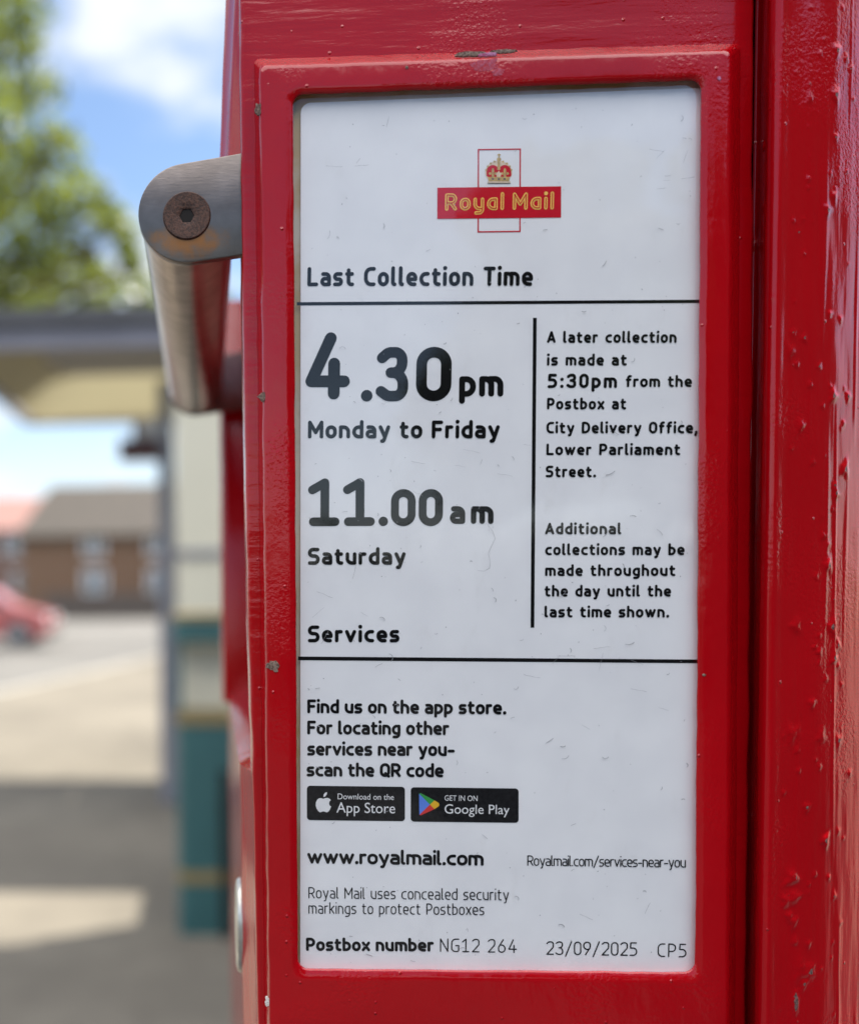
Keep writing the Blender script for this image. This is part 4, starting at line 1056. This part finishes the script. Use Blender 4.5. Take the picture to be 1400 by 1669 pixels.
def house(name_label, Y, xa, xb, yr, ye, depth, wins, wallm, roofm, loc_label_group, ridge_in=0.0, door=None):
    A = at(xa, 950, Y); Bp = at(xb, 950, Y)
    zE = at((xa+xb)/2, ye, Y).z; zR = at((xa+xb)/2, yr, Y+depth*.5).z
    t = thing('brick_house', name_label, 'house', ((A.x+Bp.x)/2, Y, 0), loc_label_group)
    MB().box((A.x, Y, -.13), (Bp.x, Y+depth, zE)).build('wall', wallm, t)
    ov = .25; yb = Y+depth/2
    # gable roof, ridge along X
    mb = MB()
    for y0, sgn in ((Y-ov, 1), (Y+depth+ov, -1)):
        zlo = zE-.12
        p = [(A.x-ov, y0, zlo), (Bp.x+ov, y0, zlo), (Bp.x+ov, yb, zR), (A.x-ov+ridge_in, yb, zR)]
        mb.prism(p, (0, 0, .16))
    rf = mb.build('roof', roofm, t)
    MB().add([(A.x+.01, Y+.01, zE), (A.x+.01, Y+depth-.01, zE), (A.x+.01+ridge_in, yb, zR-.02), (A.x+.2, Y+.01, zE), (A.x+.2, Y+depth-.01, zE), (A.x+.2+ridge_in, yb, zR-.02)],
             [(0, 1, 2), (5, 4, 3), (0, 3, 4, 1), (1, 4, 5, 2), (2, 5, 3, 0)]).build('gable', wallm, t)
    for (cx, cy, wpx, hpx) in wins:
        p0 = at(cx-wpx/2, cy+hpx/2, Y); p1 = at(cx+wpx/2, cy-hpx/2, Y)
        w = MB()
        w.box((p0.x, Y-.05, p0.z), (p1.x, Y-.004, p0.z+.1)); w.box((p0.x, Y-.05, p1.z-.1), (p1.x, Y-.004, p1.z))
        for x in (p0.x, (p0.x+p1.x)/2-.05, p1.x-.1): w.box((x, Y-.048, p0.z+.101), (x+.1, Y-.005, p1.z-.101))
        wo_ = w.build('window', M_frm, t)
        MB().box((p0.x+.101, Y-.03, p0.z+.101), (p1.x-.101, Y-.008, p1.z-.101)).build('pane', M_glass, wo_)
    return t, A, Bp, zE, zR
h1 = house('brown brick house with a grey tiled roof, to the right of the pink roofed house', 47, 36, 420, 795, 872, 8, [(153, 889, 36, 32), (155, 948, 38, 40), (258, 889, 36, 32), (260, 948, 38, 40), (345, 889, 36, 32)], M_brick, M_tile, 'houses across the road', 1.15)
h2 = house('dark brick house with a pink tiled roof at the left, beyond the red car', 56, -160, 66, 816, 866, 9, [(26, 886, 40, 34), (45, 948, 46, 34), (-40, 886, 40, 34)], M_brick2, M_tilep, 'houses across the road')
# low hedge in front of the houses
def leafy(name, centers, radii, n, size, m, parent, seed, squash=1.0, shell=0.5):
    g_ = np.random.default_rng(seed); cs = np.array(centers, float); rs_ = np.array(radii, float)
    k = g_.choice(len(cs), n, p=rs_**2/np.sum(rs_**2))
    dr = g_.normal(size=(n, 3)); dr /= np.linalg.norm(dr, axis=1)[:, None]
    rad = rs_[k]*(shell+(1-shell)*g_.random(n)**.5)*(0.75+.5*g_.random(n))
    p = cs[k]+dr*rad[:, None]*np.array([1, 1, squash])
    a = g_.normal(size=(n, 3)); a /= np.linalg.norm(a, axis=1)[:, None]
    b_ = g_.normal(size=(n, 3)); b_ -= a*np.sum(a*b_, 1)[:, None]; b_ /= np.linalg.norm(b_, axis=1)[:, None]
    s = size*(0.6+.8*g_.random(n))[:, None]
    q = np.stack([p-a*s, p-b_*s*.55, p+a*s, p+b_*s*.55], 1).reshape(-1, 3)
    return obj(name, q.tolist(), np.arange(n*4).reshape(n, 4).tolist(), m, parent)
def mat_leaf(name, a, b, tr):
    k = NT(name); v = k.obj()
    c = k.mixc(k.ramp(k.noise(v, 1.2, 3), 0.35, 0.65), a, b)
    d = k.n('ShaderNodeBsdfPrincipled', {'Base Color': c, 'Roughness': 0.40, 'Specular IOR Level': 0.5})
    t = k.n('ShaderNodeBsdfTranslucent', {'Color': (*tr, 1)})
    x = k.n('ShaderNodeMixShader', {0: 0.42, 1: d.outputs[0], 2: t.outputs[0]})
    k.t.links.new(x.outputs[0], k.out.inputs[0]); return k.m
M_leaf = mat_leaf('leaf_green', (0.045, 0.075, 0.015), (0.10, 0.13, 0.028), (0.26, 0.31, 0.04))
M_leaf2 = mat_leaf('dark_leaf', (0.03, 0.05, 0.02), (0.05, 0.075, 0.03), (0.05, 0.08, 0.02))
M_bark = mat_simple('bark', (0.10, 0.075, 0.05), 0.9, var=0.3, scale=12, bump=0.6, bd=0.02)
M_wallst = mat_simple('dark_garden_wall', (0.085, 0.07, 0.06), 0.9, var=0.2, scale=3)
wz = at(200, 966, 43).z
tag(MB().box((at(72, 960, 43).x, 43, -.13), (at(430, 960, 43).x, 43.25, wz)).build('garden_wall', M_wallst), 'low dark garden wall in front of the brown brick house', 'wall')

# ------------------------------------------------------------------ trees
def tree(name, label, base, trunk_h, r0, blobs, n, size, leafm, seed, group=None):
    t = thing(name, label, 'tree', base, group)
    rt = random.Random(seed); mb = MB()
    b0_ = Vector(base); top = b0_+Vector((rt.uniform(-.2, .2), rt.uniform(-.2, .2), trunk_h))
    mb.tube(b0_, top, r0, r0*.7, 12)
    for (c, r) in blobs:
        c = Vector(c); md = top.lerp(c, .5)+Vector((rt.uniform(-.3, .3), 0, .15))
        mb.tube(top-Vector((0, 0, .2)), md, r0*.42, r0*.25, 7, False); mb.tube(md, c, r0*.25, r0*.08, 6, False)
        for q in range(5):
            e = c+Vector((rt.uniform(-1, 1), rt.uniform(-1, 1), rt.uniform(-.8, .8)))*r*.9
            mb.tube(c.lerp(md, .3), e, r0*.10, r0*.03, 5, False)
    autosmooth(mb.build('trunk', M_bark, t), 60)
    leafy('crown', [b for b, r in blobs], [r for b, r in blobs], n, size, leafm, t, seed, .85, .25)
    return t
TY = 15.0
bl = []
for (px, py, rpx, dy) in [(20, 30, 75, 0), (-60, 60, 110, .6), (45, 150, 70, .3), (-20, 190, 90, -.4), (85, 245, 62, .2), (20, 300, 85, .6), (125, 320, 62, -.2), (190, 375, 52, .1), (60, 390, 80, -.3), (-60, 340, 110, .4), (120, 430, 60, .5), (10, 455, 60, -.2), (170, 345, 40, .4), (215, 430, 34, .2), (-170, 200, 150, .5), (-170, 400, 130, 0)]:
    bl.append((tuple(at(px, py, TY+dy*2)), rpx/F*TY*.86))
tb = at(-330, 900, TY)
tree('broadleaf_tree', 'leafy sunlit tree above the shelter at upper left, in front of blue sky', (tb.x, TY+.3, -.13), 3.4, .24, bl, 3500, .125, M_leaf, 3, 'leafy trees beyond the shelter')
bl = []
for (px, py, rpx, dy) in [(-40, 470, 75, 0), (60, 480, 60, 1), (150, 470, 60, 0), (230, 480, 50, -1), (320, 490, 60, 0), (100, 520, 60, 0), (240, 520, 50, 0)]:
    bl.append((tuple(at(px, py, 24+dy)), rpx/F*24*.9))
tb = at(480, 900, 24)
tree('broadleaf_tree', 'pale leafy tree whose low crown shows just above the shelter roof', (tb.x, 24.3, -.13), 4.5, .26, bl, 1050, .16, M_leaf, 9, 'leafy trees beyond the shelter')
# added unseen behind the viewpoint: dark shapes for gloss paint and cover to reflect
hd = thing('hedge', 'unseen dark hedge added behind the viewpoint for the gloss paint to reflect', 'hedge', (2, -10, 0))
leafy('foliage', [(x*.8, -10+.2*math.sin(x), 0.9+.12*math.sin(x*1.7)) for x in range(-22, 24)], [1.15]*46, 12000, .12, M_leaf2, hd, 2, 1.0, .1)
MB().box((-18, -10.4, -.13), (18.5, -9.7, 1.5)).build('stem', M_bark, hd)
bl = [((4.7+1.7*math.cos(i*1.9), -9.0+.9*math.sin(i*2.7), 2.6+.33*i), 1.0+.25*math.sin(i)) for i in range(8)]
tree('broadleaf_tree', 'unseen dense round tree added behind the viewpoint to darken reflections in the cover', (4.9, -9, -.13), 1.8, .2, bl, 14000, .13, M_leaf2, 17)  # added to darken the right side of the cover's reflection

bw = thing('brick_house', 'unseen low brick building added right of the postbox to darken reflections in its jamb', 'house', (4.2, -1, 0))  # added unseen building, gives the jamb something dark to reflect
MB().box((3.2, -5.5, -.13), (7.2, 0.25, 3.0)).build('wall', mat_brick('dim_reflection_brick', (0.055, 0.034, 0.028), (0.075, 0.045, 0.036), (0.09, 0.08, 0.07)), bw)  # brick colour darkened to dim the reflections in the jamb
MB().prism([(3.0, -5.7, 3.0), (7.4, -5.7, 3.0), (5.2, -5.7, 4.0)], (0, 6.15, 0)).build('roof', M_tile, bw)

# ------------------------------------------------------------------ parked car
M_carp = None
def mat_car():
    k = NT('red_car_paint'); v = k.obj(); return k.pbr(k.mixc(k.noise(v, 3), (0.42, 0.11, 0.11), (0.46, 0.13, 0.125)), 0.25, 0.0, None, 0.5, coat=1.0)
M_carp = mat_car()
M_tyre = mat_simple('tyre', (0.015, 0.015, 0.016), 0.8)
M_rim = mat_simple('alloy', (0.45, 0.45, 0.47), 0.3, metal=0.8)
CYr = 23.0
cz0 = -0.12
xe = at(80, 1000, CYr).x                                # right-hand end of the car
car = thing('parked_car', 'pinkish red parked car on the road, cut off at the left edge', 'car', (xe-2.0, CYr+.85, cz0))
prof_c = [(0, .42), (0.0, .62), (-.06, .80), (-.35, .90), (-.75, .96), (-1.35, 1.38), (-1.75, 1.45), (-2.6, 1.46), (-3.2, 1.36), (-3.75, 1.0), (-3.95, .88), (-4.0, .5), (-3.95, .28), (-.08, .26)]
mb = MB(); rg = []
for y, ins, up in ((0.0, .10, -.03), (.05, .03, 0), (.2, 0, 0), (.85, -.03, .02), (1.5, 0, 0), (1.65, .03, 0), (1.7, .10, -.03)):
    rg.append([Vector((xe-2+(x+2)*(1-ins*.12), CYr+y, cz0+z+(up if z > .3 else 0)-(ins*.6 if z > 1.2 else 0))) for x, z in prof_c])
mb.loft(rg, True, True, True); autosmooth(mb.build('body', M_carp, car), 40)
MB().prism([(xe-.86, CYr-.012, cz0+.99), (xe-1.42, CYr-.012, cz0+1.34), (xe-1.95, CYr-.012, cz0+1.38), (xe-1.95, CYr-.012, cz0+.99)], (0, .02, 0)).build('window', M_glass, car)
MB().prism([(xe-2.03, CYr-.012, cz0+.99), (xe-2.03, CYr-.012, cz0+1.38), (xe-2.95, CYr-.012, cz0+1.36), (xe-3.5, CYr-.012, cz0+.99)], (0, .02, 0)).build('window', M_glass, car)
for wx in (xe-.75, xe-3.25):
    for wy in (CYr-.01, CYr+1.5):
        o = MB().tube((wx, wy, cz0+.32), (wx, wy+.2, cz0+.32), .32, n=24).build('wheel', M_tyre, car)
        MB().tube((wx, wy-.008, cz0+.32), (wx, wy+.02, cz0+.32), .2, n=16).build('rim', M_rim, o)
MB().box((xe-.16, CYr+.0, cz0+.62), (xe+.006, CYr+.35, cz0+.76)).build('headlight', M_frm, car, bevel=.02)
MB().box((xe-.16, CYr+1.35, cz0+.62), (xe+.006, CYr+1.7, cz0+.76)).build('headlight', M_frm, car, bevel=.02)
MB().box((xe-.12, CYr+.05, cz0+.26), (xe+.03, CYr+1.65, cz0+.42)).build('bumper', M_tyre, car, bevel=.02)

MB().box((at(360, 1300, BY-.03).x, BY-.03, 0), (at(373, 1300, BY-.03).x, BY-.006, at(365, 1256, BY-.03).z)).build('door_edge', M_dark, bin_)
